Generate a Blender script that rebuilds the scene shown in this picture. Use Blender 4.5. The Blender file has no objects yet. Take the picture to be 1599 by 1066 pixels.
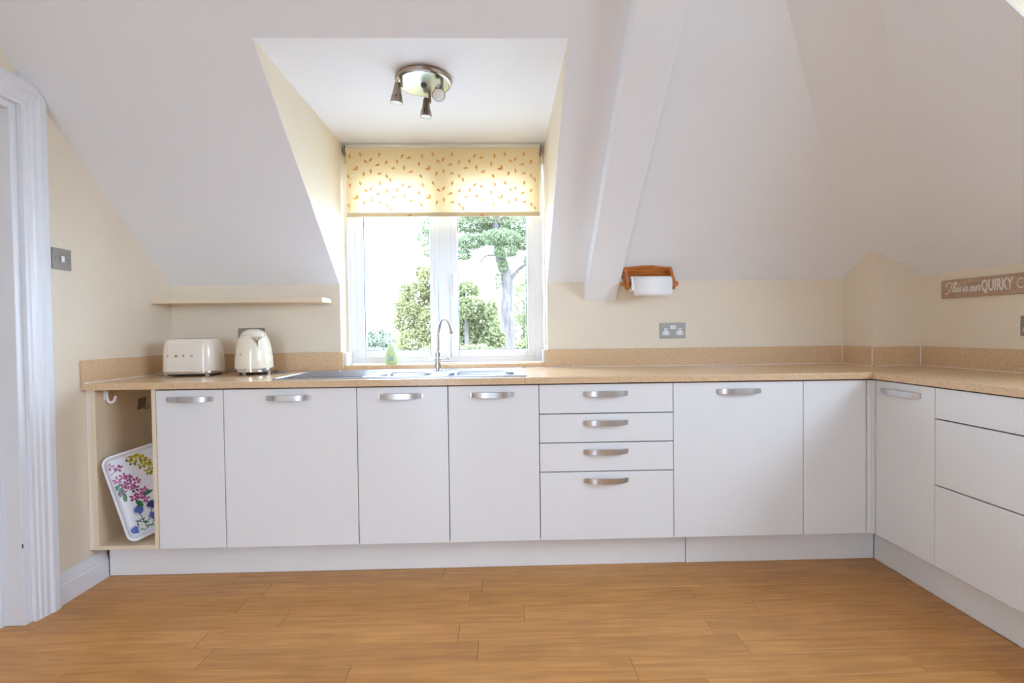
import bpy, bmesh, math, random
import numpy as np
from mathutils import Vector, Matrix
random.seed(7)
PI = math.pi
SC = bpy.context.scene
COL = SC.collection
# ------------------------------------------------------------------ camera, world, light, exposure
cam_d = bpy.data.cameras.new('camera')
cam = bpy.data.objects.new('camera', cam_d)
COL.objects.link(cam)
SC.camera = cam
F_PX, YAW, PIT, ROL = 750.17, .0235, -.0195, -.0123
cam_d.sensor_fit = 'HORIZONTAL'
cam_d.sensor_width = 36.0
cam_d.lens = 36.0 * F_PX / 1599.0
cam_d.clip_start = .02
cam_d.clip_end = 500
fwd = Vector((math.sin(YAW) * math.cos(PIT), math.cos(YAW) * math.cos(PIT), math.sin(PIT)))
right = Vector((math.cos(YAW), -math.sin(YAW), 0))
up = right.cross(fwd)
c_, s_ = math.cos(ROL), math.sin(ROL)
r2 = right * c_ + up * s_
u2 = up * c_ - right * s_
cam.matrix_world = Matrix(((r2.x, u2.x, -fwd.x, 1.5294), (r2.y, u2.y, -fwd.y, -2.1555), (r2.z, u2.z, -fwd.z, 1.1030), (0, 0, 0, 1)))

SKY = 17.0
world = bpy.data.worlds.new('overcast_sky')
SC.world = world
world.use_nodes = True
nt = world.node_tree
bg = nt.nodes['Background']
tc = nt.nodes.new('ShaderNodeTexCoord')
sx = nt.nodes.new('ShaderNodeSeparateXYZ')
rmp = nt.nodes.new('ShaderNodeValToRGB')
nt.links.new(tc.outputs['Generated'], sx.inputs[0])
nt.links.new(sx.outputs['Z'], rmp.inputs[0])
nt.links.new(rmp.outputs[0], bg.inputs['Color'])
e = rmp.color_ramp.elements
e[0].position = 0.0; e[0].color = (.78, .98, 1.30, 1)
e[1].position = 1.0; e[1].color = (.80, 1.0, 1.34, 1)
bg.inputs['Strength'].default_value = SKY


def portal(name, loc, rot, sx_, sy_):
    d = bpy.data.lights.new(name, 'AREA')
    d.shape = 'RECTANGLE'; d.size = sx_; d.size_y = sy_
    d.cycles.is_portal = True
    o = bpy.data.objects.new(name, d); COL.objects.link(o)
    o.location = loc; o.rotation_euler = rot
    return o


SC.view_settings.view_transform = 'Standard'
SC.view_settings.look = 'None'
SC.view_settings.gamma = 1.0
SC.view_settings.use_curve_mapping = False
SC.view_settings.exposure = 0.13
SC.cycles.max_bounces = 12
SC.cycles.diffuse_bounces = 8
SC.cycles.glossy_bounces = 4
SC.cycles.transparent_max_bounces = 12
SC.cycles.sample_clamp_indirect = 40.0
SC.cycles.caustics_reflective = True
SC.cycles.caustics_refractive = False

# ------------------------------------------------------------------ dimensions
XL, XW = -.307, 3.7713
YF, YP, YB = -.0192, .086, .576
ZB, ZT, ZW0, ZW = .158, .8638, .8704, .9
ZU = 1.0019
ZK, SL = 1.3837, .8879
ZKR = 1.3763
KB = ZK + SL * YB
XB0, YB0 = 3.509, .355
XD0, XD1, YD, ZD, YG = .628, 1.797, -.3419, 2.1986, .70
XR = 3.2344
XRP = 3.3015
YRW = -4.3
ZC = 2.5
CC = .083


def zceil(x, y):
    a = KB - SL * y
    b = ZKR + SL * (XW - x)
    return min(a, b, (a + b) / 2 - CC, ZC)


# ------------------------------------------------------------------ helpers
def tag(o, label=None, cat=None, group=None, kind=None):
    if label: o['label'] = label
    if cat: o['category'] = cat
    if group: o['group'] = group
    if kind: o['kind'] = kind
    return o


def empty(name, loc=(0, 0, 0), rz=0, label=None, cat=None, group=None):
    o = bpy.data.objects.new(name, None)
    COL.objects.link(o)
    o.location = loc
    o.rotation_euler = (0, 0, rz)
    o.empty_display_size = .05
    return tag(o, label, cat, group)


class MB:
    def __init__(self):
        self.bm = bmesh.new()

    def box(self, x0, x1, y0, y1, z0, z1):
        x0, x1 = min(x0, x1), max(x0, x1); y0, y1 = min(y0, y1), max(y0, y1); z0, z1 = min(z0, z1), max(z0, z1)
        v = [self.bm.verts.new(p) for p in ((x0, y0, z0), (x1, y0, z0), (x1, y1, z0), (x0, y1, z0), (x0, y0, z1), (x1, y0, z1), (x1, y1, z1), (x0, y1, z1))]
        for f in ((3, 2, 1, 0), (4, 5, 6, 7), (0, 1, 5, 4), (1, 2, 6, 5), (2, 3, 7, 6), (3, 0, 4, 7)):
            self.bm.faces.new([v[i] for i in f])
        return self

    def poly(self, pts):
        self.bm.faces.new([self.bm.verts.new(p) for p in pts])
        return self

    def prism(self, pts, d):
        """extrude planar polygon pts (3D) by vector d"""
        d = Vector(d)
        a = [self.bm.verts.new(p) for p in pts]
        b = [self.bm.verts.new(Vector(p) + d) for p in pts]
        n = len(pts)
        self.bm.faces.new(a[::-1]); self.bm.faces.new(b)
        for i in range(n):
            self.bm.faces.new((a[i], a[(i + 1) % n], b[(i + 1) % n], b[i]))
        return self

    def sweep(self, pts, rad, n=10, cap=True, flat=None):
        """tube along pts; rad float or list"""
        pts = [Vector(p) for p in pts]
        rings = []
        ref = None
        for i, p in enumerate(pts):
            t = (pts[min(i + 1, len(pts) - 1)] - pts[max(i - 1, 0)]).normalized()
            if ref is None:
                ref = Vector((0, 0, 1)) if abs(t.z) < .9 else Vector((1, 0, 0))
            s = t.cross(ref).normalized(); q = s.cross(t).normalized(); ref = q
            r = rad[i] if isinstance(rad, (list, tuple)) else rad
            ring = []
            for k in range(n):
                a = 2 * PI * k / n
                ring.append(self.bm.verts.new(p + s * (r * math.cos(a)) + q * (r * math.sin(a) * (flat or 1))))
            rings.append(ring)
        for a, b in zip(rings, rings[1:]):
            for k in range(n):
                self.bm.faces.new((a[k], a[(k + 1) % n], b[(k + 1) % n], b[k]))
        if cap:
            self.bm.faces.new(rings[0][::-1]); self.bm.faces.new(rings[-1])
        return self

    def lathe(self, prof, n=32, c=(0, 0, 0), M=None, close=True):
        """prof list of (r,z)"""
        rings = []
        for r, z in prof:
            ring = []
            for k in range(n):
                a = 2 * PI * k / n
                p = Vector((r * math.cos(a), r * math.sin(a), z))
                if M is not None: p = M @ p
                ring.append(self.bm.verts.new(p + Vector(c)))
            rings.append(ring)
        for a, b in zip(rings, rings[1:]):
            for k in range(n):
                self.bm.faces.new((a[k], a[(k + 1) % n], b[(k + 1) % n], b[k]))
        if close:
            self.bm.faces.new(rings[0][::-1]); self.bm.faces.new(rings[-1])
        return self

    def rings(self, rings, cap=True):
        R = [[self.bm.verts.new(p) for p in ring] for ring in rings]
        n = len(R[0])
        for a, b in zip(R, R[1:]):
            for k in range(n):
                self.bm.faces.new((a[k], a[(k + 1) % n], b[(k + 1) % n], b[k]))
        if cap:
            self.bm.faces.new(R[0][::-1]); self.bm.faces.new(R[-1])
        return self

    def build(self, name, mat, parent=None, bevel=0, seg=2, smooth=False, recalc=True, weld=0):
        if weld: bmesh.ops.remove_doubles(self.bm, verts=self.bm.verts, dist=weld)
        if recalc: bmesh.ops.recalc_face_normals(self.bm, faces=self.bm.faces)
        me = bpy.data.meshes.new(name)
        self.bm.to_mesh(me); self.bm.free()
        me.materials.append(mat)
        o = bpy.data.objects.new(name, me)
        COL.objects.link(o)
        if parent: o.parent = parent
        if smooth:
            for p in me.polygons: p.use_smooth = True
            try:
                me.set_sharp_from_angle(angle=math.radians(38))
            except Exception:
                pass
        if bevel:
            m = o.modifiers.new('edge', 'BEVEL'); m.width = bevel; m.segments = seg; m.limit_method = 'ANGLE'; m.angle_limit = math.radians(40)
        return o


def structure(o, label=None):
    o['kind'] = 'structure'
    if label: o['label'] = label
    return o


def copy_tree(o, parent=None):
    c = o.copy(); COL.objects.link(c)
    if parent: c.parent = parent
    for ch in list(o.children): copy_tree(ch, c)
    return c


# ------------------------------------------------------------------ materials
def mat(name, col, rough=.5, metal=0, noise=0, nscale=20, bump=0, bscale=200, stretch=None, trans=0, spec=None, coat=0, col2=None, detail=4):
    m = bpy.data.materials.new(name); m.use_nodes = True
    n = m.node_tree; b = n.nodes['Principled BSDF']
    b.inputs['Base Color'].default_value = (*col, 1); b.inputs['Roughness'].default_value = rough; b.inputs['Metallic'].default_value = metal
    if spec is not None: b.inputs['Specular IOR Level'].default_value = spec
    if coat: b.inputs['Coat Weight'].default_value = coat; b.inputs['Coat Roughness'].default_value = .05
    if noise or bump:
        t = n.nodes.new('ShaderNodeTexCoord'); mp = n.nodes.new('ShaderNodeMapping')
        n.links.new(t.outputs['Object'], mp.inputs[0])
        if stretch: mp.inputs['Scale'].default_value = stretch
    if noise:
        tx = n.nodes.new('ShaderNodeTexNoise'); tx.inputs['Scale'].default_value = nscale; tx.inputs['Detail'].default_value = detail
        n.links.new(mp.outputs[0], tx.inputs['Vector'])
        r = n.nodes.new('ShaderNodeValToRGB')
        c2 = col2 or tuple(c * (1 - noise) for c in col)
        r.color_ramp.elements[0].position = .35; r.color_ramp.elements[0].color = (*c2, 1)
        r.color_ramp.elements[1].position = .65; r.color_ramp.elements[1].color = (*col, 1)
        n.links.new(tx.outputs['Fac'], r.inputs[0]); n.links.new(r.outputs[0], b.inputs['Base Color'])
    if bump:
        tb = n.nodes.new('ShaderNodeTexNoise'); tb.inputs['Scale'].default_value = bscale
        n.links.new(mp.outputs[0], tb.inputs['Vector'])
        bp = n.nodes.new('ShaderNodeBump'); bp.inputs['Strength'].default_value = bump; bp.inputs['Distance'].default_value = .002
        n.links.new(tb.outputs['Fac'], bp.inputs['Height']); n.links.new(bp.outputs[0], b.inputs['Normal'])
    return m


M = {}
M['cream'] = mat('cream_wall_paint', (.80, .705, .56), .6, noise=.03, nscale=3, bump=.06, bscale=250)
M['white_paint'] = mat('white_ceiling_paint', (.85, .865, .905), .6, noise=.01, nscale=2, bump=.05, bscale=220)
M['gloss_white'] = mat('white_gloss_woodwork', (.74, .745, .77), .3, bump=.03, bscale=90)
M['door'] = mat('ivory_gloss_cabinet_door', (.78, .775, .765), .25, noise=.01, nscale=2)
M['plinth'] = mat('ivory_plinth', (.82, .80, .77), .3, noise=.03, nscale=6)
M['beech'] = mat('pale_maple_board', (.80, .66, .47), .45, noise=.05, nscale=12, stretch=(8, 8, .6))
M['carcass'] = mat('maple_effect_interior', (.74, .58, .36), .5, noise=.06, nscale=8, stretch=(6, 6, .5))
M['dark_gap'] = mat('dark_carcass_gap', (.10, .08, .06), .7, noise=.1)
M['steel'] = mat('brushed_nickel', (.66, .65, .66), .32, 1, noise=.08, nscale=60, stretch=(1, 1, 30))
M['plate'] = mat('brushed_steel_plate', (.36, .33, .30), .5, 1, noise=.12, nscale=80, stretch=(30, 1, 1))
M['chrome'] = mat('polished_chrome', (.78, .79, .82), .08, 1, noise=.02, nscale=8)
M['sink'] = mat('brushed_sink_steel', (.50, .52, .56), .30, 1, noise=.06, nscale=40, stretch=(1, 20, 1))
M['bronze'] = mat('satin_pewter_lamp_metal', (.42, .35, .30), .28, 1, noise=.08, nscale=30)
M['white_plastic'] = mat('white_plastic', (.86, .85, .84), .35, noise=.02)
M['black'] = mat('black_plastic', (.02, .02, .02), .4, noise=.1)
M['grey_cord'] = mat('grey_flex', (.28, .26, .25), .5, noise=.1)
M['enamel'] = mat('cream_enamel', (.84, .76, .60), .16, noise=.01, coat=.4)
M['enamel_pink'] = mat('pale_cream_enamel', (.82, .73, .62), .18, noise=.01, coat=.4)
M['pine'] = mat('orange_varnished_pine', (.60, .20, .035), .3, noise=.3, nscale=9, stretch=(1.2, 6, 6), coat=.3, col2=(.36, .085, .012))
M['paper'] = mat('white_kitchen_paper', (.88, .87, .86), .8, noise=.03, nscale=60, bump=.2, bscale=300)
M['silicone'] = mat('white_sealant', (.88, .85, .8), .4, noise=.02)
M['pvc'] = mat('white_window_frame', (.88, .89, .90), .25, noise=.01)
M['tray'] = mat('white_melamine', (.86, .87, .92), .25, noise=.01)
M['upvc_gasket'] = mat('black_glazing_gasket', (.05, .06, .07), .6, noise=.1)
M['led'] = mat('frosted_lamp_glass', (.80, .87, .84), .25, noise=.05, nscale=90)
M['slot'] = mat('dark_vent_slot', (.03, .025, .02), .6, noise=.1)
M['letter_metal'] = mat('chrome_letter', (.45, .44, .43), .3, 1, noise=.03)


def stone(name, base, dark, light):
    m = bpy.data.materials.new(name); m.use_nodes = True
    n = m.node_tree; b = n.nodes['Principled BSDF']; b.inputs['Roughness'].default_value = .22
    t = n.nodes.new('ShaderNodeTexCoord')
    v = n.nodes.new('ShaderNodeTexVoronoi'); v.inputs['Scale'].default_value = 230
    n.links.new(t.outputs['Object'], v.inputs['Vector'])
    r = n.nodes.new('ShaderNodeValToRGB'); r.color_ramp.interpolation = 'CONSTANT'
    sp = n.nodes.new('ShaderNodeSeparateColor'); n.links.new(v.outputs['Color'], sp.inputs[0])
    r.color_ramp.elements[0].position = 0; r.color_ramp.elements[0].color = (*dark, 1)
    r.color_ramp.elements[1].position = .13; r.color_ramp.elements[1].color = (*base, 1)
    q = r.color_ramp.elements.new(.86); q.color = (*light, 1)
    n.links.new(sp.outputs[0], r.inputs[0])
    nz = n.nodes.new('ShaderNodeTexNoise'); nz.inputs['Scale'].default_value = 60
    n.links.new(t.outputs['Object'], nz.inputs['Vector'])
    mx = n.nodes.new('ShaderNodeMix'); mx.data_type = 'RGBA'
    n.links.new(nz.outputs['Fac'], mx.inputs[0]); n.links.new(r.outputs[0], mx.inputs[6]); mx.inputs[7].default_value = (*base, 1)
    n.links.new(mx.outputs[2], b.inputs['Base Color'])
    return m


M['stone'] = stone('speckled_caramel_stone', (.67, .465, .275), (.50, .32, .165), (.76, .57, .38))


def wood_floor():
    m = bpy.data.materials.new('honey_oak_plank'); m.use_nodes = True
    n = m.node_tree; b = n.nodes['Principled BSDF']; b.inputs['Roughness'].default_value = .36
    b.inputs['Specular IOR Level'].default_value = .4
    t = n.nodes.new('ShaderNodeTexCoord'); oi = n.nodes.new('ShaderNodeObjectInfo')
    ad = n.nodes.new('ShaderNodeVectorMath'); ad.operation = 'ADD'
    sc = n.nodes.new('ShaderNodeVectorMath'); sc.operation = 'SCALE'; sc.inputs['Scale'].default_value = 37.0
    cx = n.nodes.new('ShaderNodeCombineXYZ')
    for k in range(3): n.links.new(oi.outputs['Random'], cx.inputs[k])
    n.links.new(cx.outputs[0], sc.inputs[0]); n.links.new(t.outputs['Object'], ad.inputs[0]); n.links.new(sc.outputs[0], ad.inputs[1])
    mp = n.nodes.new('ShaderNodeMapping'); mp.inputs['Scale'].default_value = (2.6, 42, 42)
    n.links.new(ad.outputs[0], mp.inputs[0])
    g = n.nodes.new('ShaderNodeTexNoise'); g.inputs['Scale'].default_value = 1.4; g.inputs['Detail'].default_value = 7; g.inputs['Distortion'].default_value = .6
    n.links.new(mp.outputs[0], g.inputs['Vector'])
    r = n.nodes.new('ShaderNodeValToRGB')
    r.color_ramp.elements[0].position = .25; r.color_ramp.elements[0].color = (.45, .20, .052, 1)
    r.color_ramp.elements[1].position = .72; r.color_ramp.elements[1].color = (.65, .325, .102, 1)
    n.links.new(g.outputs['Fac'], r.inputs[0])
    # broad mottling and knots
    g2 = n.nodes.new('ShaderNodeTexNoise'); g2.inputs['Scale'].default_value = 5.5; g2.inputs['Detail'].default_value = 3
    n.links.new(ad.outputs[0], g2.inputs['Vector'])
    r2_ = n.nodes.new('ShaderNodeValToRGB')
    r2_.color_ramp.elements[0].position = .3; r2_.color_ramp.elements[0].color = (.91, .90, .88, 1)
    r2_.color_ramp.elements[1].position = .7; r2_.color_ramp.elements[1].color = (1.06, 1.05, 1.04, 1)
    n.links.new(g2.outputs['Fac'], r2_.inputs[0])
    m1 = n.nodes.new('ShaderNodeMix'); m1.data_type = 'RGBA'; m1.blend_type = 'MULTIPLY'; m1.inputs[0].default_value = 1
    n.links.new(r.outputs[0], m1.inputs[6]); n.links.new(r2_.outputs[0], m1.inputs[7])
    hv = n.nodes.new('ShaderNodeHueSaturation')
    ml = n.nodes.new('ShaderNodeMapRange'); ml.inputs['To Min'].default_value = .94; ml.inputs['To Max'].default_value = 1.06
    n.links.new(oi.outputs['Random'], ml.inputs['Value']); n.links.new(ml.outputs[0], hv.inputs['Value'])
    n.links.new(m1.outputs[2], hv.inputs['Color']); n.links.new(hv.outputs[0], b.inputs['Base Color'])
    bp = n.nodes.new('ShaderNodeBump'); bp.inputs['Strength'].default_value = .06; bp.inputs['Distance'].default_value = .001
    n.links.new(g.outputs['Fac'], bp.inputs['Height']); n.links.new(bp.outputs[0], b.inputs['Normal'])
    return m


M['plank'] = wood_floor()


def glass_mat():
    m = bpy.data.materials.new('clear_window_glass'); m.use_nodes = True
    n = m.node_tree; n.nodes.remove(n.nodes['Principled BSDF'])
    out = n.nodes['Material Output']
    tr = n.nodes.new('ShaderNodeBsdfTransparent'); tr.inputs[0].default_value = (.96, .98, .97, 1)
    gl = n.nodes.new('ShaderNodeBsdfGlossy'); gl.inputs['Roughness'].default_value = .01
    lw = n.nodes.new('ShaderNodeLayerWeight')
    pw_ = n.nodes.new('ShaderNodeMath'); pw_.operation = 'POWER'; pw_.inputs[1].default_value = 5
    fr = n.nodes.new('ShaderNodeMath'); fr.operation = 'MULTIPLY_ADD'; fr.inputs[1].default_value = .9; fr.inputs[2].default_value = .03
    n.links.new(lw.outputs['Facing'], pw_.inputs[0]); n.links.new(pw_.outputs[0], fr.inputs[0])
    mx = n.nodes.new('ShaderNodeMixShader')
    n.links.new(fr.outputs[0], mx.inputs[0]); n.links.new(tr.outputs[0], mx.inputs[1]); n.links.new(gl.outputs[0], mx.inputs[2])
    n.links.new(mx.outputs[0], out.inputs[0])
    return m


M['glass'] = glass_mat()


def translucent_mat(name, col, tcol, fac, noise=0, nscale=300, island=None):
    m = bpy.data.materials.new(name); m.use_nodes = True
    n = m.node_tree; n.nodes.remove(n.nodes['Principled BSDF'])
    out = n.nodes['Material Output']
    d = n.nodes.new('ShaderNodeBsdfDiffuse'); t = n.nodes.new('ShaderNodeBsdfTranslucent')
    d.inputs[0].default_value = (*col, 1); t.inputs[0].default_value = (*tcol, 1)
    if island:
        ge = n.nodes.new('ShaderNodeNewGeometry'); r = n.nodes.new('ShaderNodeValToRGB')
        els = r.color_ramp.elements
        island = [(q[0] * 1.5, q[1] * 1.35, q[2] * 1.1) for q in island]
        els[0].color = (*island[0], 1); els[1].color = (*island[-1], 1)
        for i, c in enumerate(island[1:-1]):
            q = els.new((i + 1) / (len(island) - 1)); q.color = (*c, 1)
        n.links.new(ge.outputs['Random Per Island'], r.inputs[0])
        n.links.new(r.outputs[0], d.inputs[0]); n.links.new(r.outputs[0], t.inputs[0])
    elif noise:
        tc_ = n.nodes.new('ShaderNodeTexCoord'); tx = n.nodes.new('ShaderNodeTexNoise'); tx.inputs['Scale'].default_value = nscale
        n.links.new(tc_.outputs['Object'], tx.inputs['Vector'])
        r = n.nodes.new('ShaderNodeValToRGB'); r.color_ramp.elements[0].color = (*[c * (1 - noise) for c in col], 1); r.color_ramp.elements[1].color = (*col, 1)
        n.links.new(tx.outputs['Fac'], r.inputs[0]); n.links.new(r.outputs[0], d.inputs[0])
    mx = n.nodes.new('ShaderNodeMixShader'); mx.inputs[0].default_value = fac
    n.links.new(d.outputs[0], mx.inputs[1]); n.links.new(t.outputs[0], mx.inputs[2]); n.links.new(mx.outputs[0], out.inputs[0])
    return m


M['blind'] = translucent_mat('cream_blind_fabric', (.94, .79, .51), (.95, .88, .70), .47, noise=.04)
M['blind_hem'] = translucent_mat('cream_blind_hem', (.78, .66, .44), (.70, .58, .38), .2, noise=.04)
M['leaf_print'] = translucent_mat('ochre_leaf_print', (.80, .38, .07), (.80, .36, .06), .35)

# ------------------------------------------------------------------ SETTING
# floor: slab and planks
floor = structure(MB().box(XL - .3, XW + .2, YRW, .75, -.06, -.013).build('floor', M['dark_gap']), 'honey coloured wooden plank floor of the kitchen')
PW, PL = .1085, .932
offs = [.325, .505, .457, .677, .43, .505, .088]
mesh_cache = {}


def plank_mesh(l):
    k = round(l, 3)
    if k not in mesh_cache:
        b = MB().box(0, l - .0010, 0, PW - .0009, -.0125, 0)
        bmesh.ops.bevel(b.bm, geom=[e_ for e_ in b.bm.edges if all(v.co.z > -.001 for v in e_.verts)], offset=.0009, segments=1, affect='EDGES')
        me = bpy.data.meshes.new('plank'); b.bm.to_mesh(me); b.bm.free(); me.materials.append(M['plank'])
        mesh_cache[k] = me
    return mesh_cache[k]


def put_plank(x, y, l):
    o = bpy.data.objects.new('plank', plank_mesh(l)); COL.objects.link(o)
    o.parent = floor; o.location = (x, y, 0)


row = 0
ytop = .0895
while ytop > YRW + .2 and row < 32:
    if row < len(offs): of = offs[row]
    else: of = random.uniform(0, PL)
    y = ytop - PW
    x = of - 2 * PL
    xa, xb = -.47, XRP + .012
    while x < xb:
        a, b = max(x, xa), min(x + PL, xb)
        if b - a > .03: put_plank(a, y, round(b - a, 3))
        x += PL
    ytop -= PW; row += 1

# left wall with doorway (YZ polygon pieces, thickness outward)
DY0, DY1, DZ = -1.05, -.262, 1.995


def wall_piece(pts, nrm, mb):
    mb.prism(pts, nrm)


mb = MB()
x = XL
TH = (-.14, 0, 0)
YA = (KB - ZC) / SL
mb.prism([(x, DY1, 0), (x, YB + .1, 0), (x, YB + .1, ZK - .05), (x, YB, ZK + .01), (x, DY1, KB - SL * DY1 + .01)], TH)
mb.prism([(x, DY0, DZ), (x, DY1, DZ), (x, DY1, KB - SL * DY1 + .01), (x, YA, ZC + .01), (x, DY0, ZC + .01)], TH)
mb.prism([(x, YRW, 0), (x, DY0, 0), (x, DY0, ZC + .01), (x, YRW, ZC + .01)], TH)
structure(mb.build('wall_left', M['cream']), 'cream left wall with doorway, cut off by the sloping ceiling')

# back knee wall
mb = MB()
mb.box(XL, XD0, YB, YB + .1, 0, ZK)
mb.box(XD1, XW, YB, YB + .1, 0, ZK)
mb.box(XD0, XD1, YB, YG + .1, 0, ZW0)
mb.box(XD0 - .05, XD1 + .05, YG, YG + .1, 2.1, ZD + .03)
structure(mb.build('wall_back', M['cream']), 'low cream back wall under the sloping ceiling')
# dormer cheeks
for nm, xx, dx, lb in (('wall_dormer_left', XD0 + .0006, -.06, 'cream left cheek of the window dormer'), ('wall_dormer_right', XD1 - .0006, .06, 'cream right cheek of the window dormer')):
    mb = MB()
    mb.prism([(xx, YB + .0004, ZW0), (xx, YG + .1, ZW0), (xx, YG + .1, ZD), (xx, YD + .005, ZD), (xx, YB + .0004, ZK + .004)], (dx, 0, 0))
    structure(mb.build(nm, M['cream']), lb)
# flat dormer ceiling
mb = MB()
mb.box(XD0, XD1, YD, YG + .1, ZD, ZD + .05)
structure(mb.build('ceiling_dormer', M['white_paint']), 'flat white ceiling inside the window dormer')

# corner column (chimney boxing)
mb = MB()
n = 12
ys = [YB + (YB0 - YB) * i / n for i in range(n + 1)]
mb.prism([(XB0, YB, 0), (XB0, YB0 + .03, 0)] + [(XB0, y, zceil(XB0, y) + .004) for y in [max(q, YB0 + .03) for q in ys[::-1]]], (.03, 0, 0))
xs = [XB0 + (XW - XB0) * i / n for i in range(n + 1)]
mb.prism([(XB0, YB0, 0), (XW, YB0, 0)] + [(x, YB0, zceil(x, YB0) + .004) for x in xs[::-1]], (0, .03, 0))
structure(mb.build('wall_corner', M['cream']), 'cream boxed column in the back right corner')

# right wall with dormer opening
RY0, RY1, RZ = -2.5, -.773, 2.2
RXG = XW + .14
RS = 1.30
mb = MB()
mb.box(XW, XW + .1, RY1, YB, 0, ZKR)
mb.box(XW, XW + .1, YRW, RY0, 0, ZKR)
mb.box(XW, RXG + .1, RY0, RY1, 0, RS)
mb.box(RXG, RXG + .1, RY0, RY1, 2.1, RZ + .03)
structure(mb.build('wall_right', M['cream']), 'low cream right wall under the sloping ceiling')
XRD = XW - (RZ - ZKR) / SL
for nm, yy, dy in (('wall_side_dormer_far', RY1, .05), ('wall_side_dormer_near', RY0, -.05)):
    mb = MB()
    yq = yy + (-.0006 if dy > 0 else .0006)
    mb.prism([(XW + .0004, yq, RS), (RXG + .1, yq, RS), (RXG + .1, yq, RZ), (XRD + .005, yq, RZ), (XW + .0004, yq, ZKR + .004)], (0, dy, 0))
    structure(mb.build(nm, M['cream']), 'cream cheek of the dormer in the right slope')
mb = MB(); mb.box(XRD, RXG + .1, RY0, RY1, RZ, RZ + .05)
structure(mb.build('ceiling_side_dormer', M['white_paint']), 'flat white ceiling of the dormer in the right slope')

# sloping ceilings
def P(x, y): return (x, y, zceil(x, y))


def PA(x, y): return (x, y, KB - SL * y)


def PBq(x, y): return (x, y, ZKR + SL * (XW - x))


h = (ZKR + SL * XW - KB) / SL
dl = 2 * CC / SL
XA_top = YA + h - dl
XBt = XW - (ZC - ZKR) / SL
YBt = XBt - h - dl
mb = MB()
T = (0, 0, .05)
mb.prism([PA(XL, YB), PA(XD0, YB), PA(XD0, YD), PA(XD0, YA), PA(XL, YA)], T)
mb.prism([PA(XD0, YD), PA(XD1, YD), PA(XD1, YA), PA(XD0, YA)], T)
mb.prism([PA(XD1, YB), PA(YB + h - dl, YB), PA(XA_top, YA), PA(XD1, YA), PA(XD1, YD)], T)
structure(mb.build('ceiling_back_slope', M['white_paint']), 'white sloping ceiling above the back wall')
mb = MB()


def PC(x, y): return (x, y, (KB - SL * y + ZKR + SL * (XW - x)) / 2 - CC)


mb.prism([PC(XA_top, YA), PC(XBt, YBt), PC(XW, XW - h - dl), PC(XW, YB), PC(YB + h - dl, YB)], T)
structure(mb.build('ceiling_hip', M['white_paint']), 'narrow white facet of ceiling running down to the corner column')
mb = MB()
mb.prism([PBq(XBt, YBt), PBq(XBt, RY1), PBq(XRD, RY1), PBq(XW, RY1), PBq(XW, XW - h - dl)], T)
mb.prism([PBq(XBt, RY1), PBq(XBt, RY0), PBq(XRD, RY0), PBq(XRD, RY1)], T)
mb.prism([PBq(XBt, RY0), PBq(XBt, YRW), PBq(XW, YRW), PBq(XW, RY0)], T)
structure(mb.build('ceiling_right_slope', M['white_paint']), 'white sloping ceiling above the right wall')
mb = MB()
mb.prism([(XL, YA, ZC), (XA_top, YA, ZC), (XBt, YBt, ZC), (XBt, YRW, ZC), (XL, YRW, ZC)], T)
structure(mb.build('ceiling', M['white_paint']), 'flat white ceiling of the kitchen')

# boxed rafter
BX0, BX1, BH = 2.008, 2.187, .111
mb = MB()
pts = [(BX0, YB, KB - SL * YB), (BX0, YB, KB - SL * YB - BH), (BX0, -.75, KB + SL * .75 - BH), (BX0, -.75, KB + SL * .75)]
mb.prism(pts, (BX1 - BX0, 0, 0))
structure(mb.build('ceiling_beam', M['white_paint'], bevel=.003), 'white boxed rafter running down the slope beside the dormer')

# rear wall with an opening added for its light
mb = MB()
# unseen tall narrow opening, put in to light the cabinet fronts
OPN = [(.405, .86, .02, 2.25)]
xs_ = XL - .14
for (a, b, c, d) in OPN:
    mb.box(xs_, a, YRW - .12, YRW, 0, ZC)
    mb.box(a, b, YRW - .12, YRW, d, ZC)
    mb.box(a, b, YRW - .12, YRW, 0, c)
    xs_ = b
    portal('rear_opening_portal', ((a + b) / 2, YRW - .06, (c + d) / 2), (PI / 2, 0, 0), b - a, d - c)
mb.box(xs_, XW, YRW - .12, YRW, 0, ZC)
structure(mb.build('wall_front', M['cream']), 'cream wall behind the camera with a tall narrow opening added to let in light')
portal('dormer_window_portal', ((XD0 + XD1) / 2, YG + .12, 1.5), (-PI / 2, 0, 0), XD1 - XD0, 1.2)
portal('side_window_portal', (RXG + .12, (RY0 + RY1) / 2, 1.7), (0, PI / 2, 0), .8, RY1 - RY0)

# left doorway: lining, stop, architrave
lin = structure(MB().box(XL - .14, XL, DY1, DY1 - .028, 0, DZ).box(XL - .14, XL, DY0 + .028, DY0, 0, DZ)
                .box(XL - .14, XL, DY0 + .028, DY1 - .028, DZ - .028, DZ).build('door_1', M['gloss_white'], bevel=.002), 'white doorway lining in the left wall')
st = MB().box(XL - .115, XL - .075, DY1 - .028, DY1 - .043, 0, DZ - .043).box(XL - .115, XL - .075, DY0 + .028, DY1 - .028, DZ - .043, DZ - .0285).build('door_stop', M['gloss_white'], lin, bevel=.002)
hz = MB().box(XL - .003, XL + .0015, DY1 - .0285, DY1 - .0275, .30, .316).build('latch_hole', M['slot'], lin)
# architrave: moulded profile; each length is a part
arch = structure(MB().box(XL, XL + .012, DY1 + .004, DY1 + .010, 0, DZ).build('trim_1', M['gloss_white']), 'white moulded architrave around the left doorway')


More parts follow.
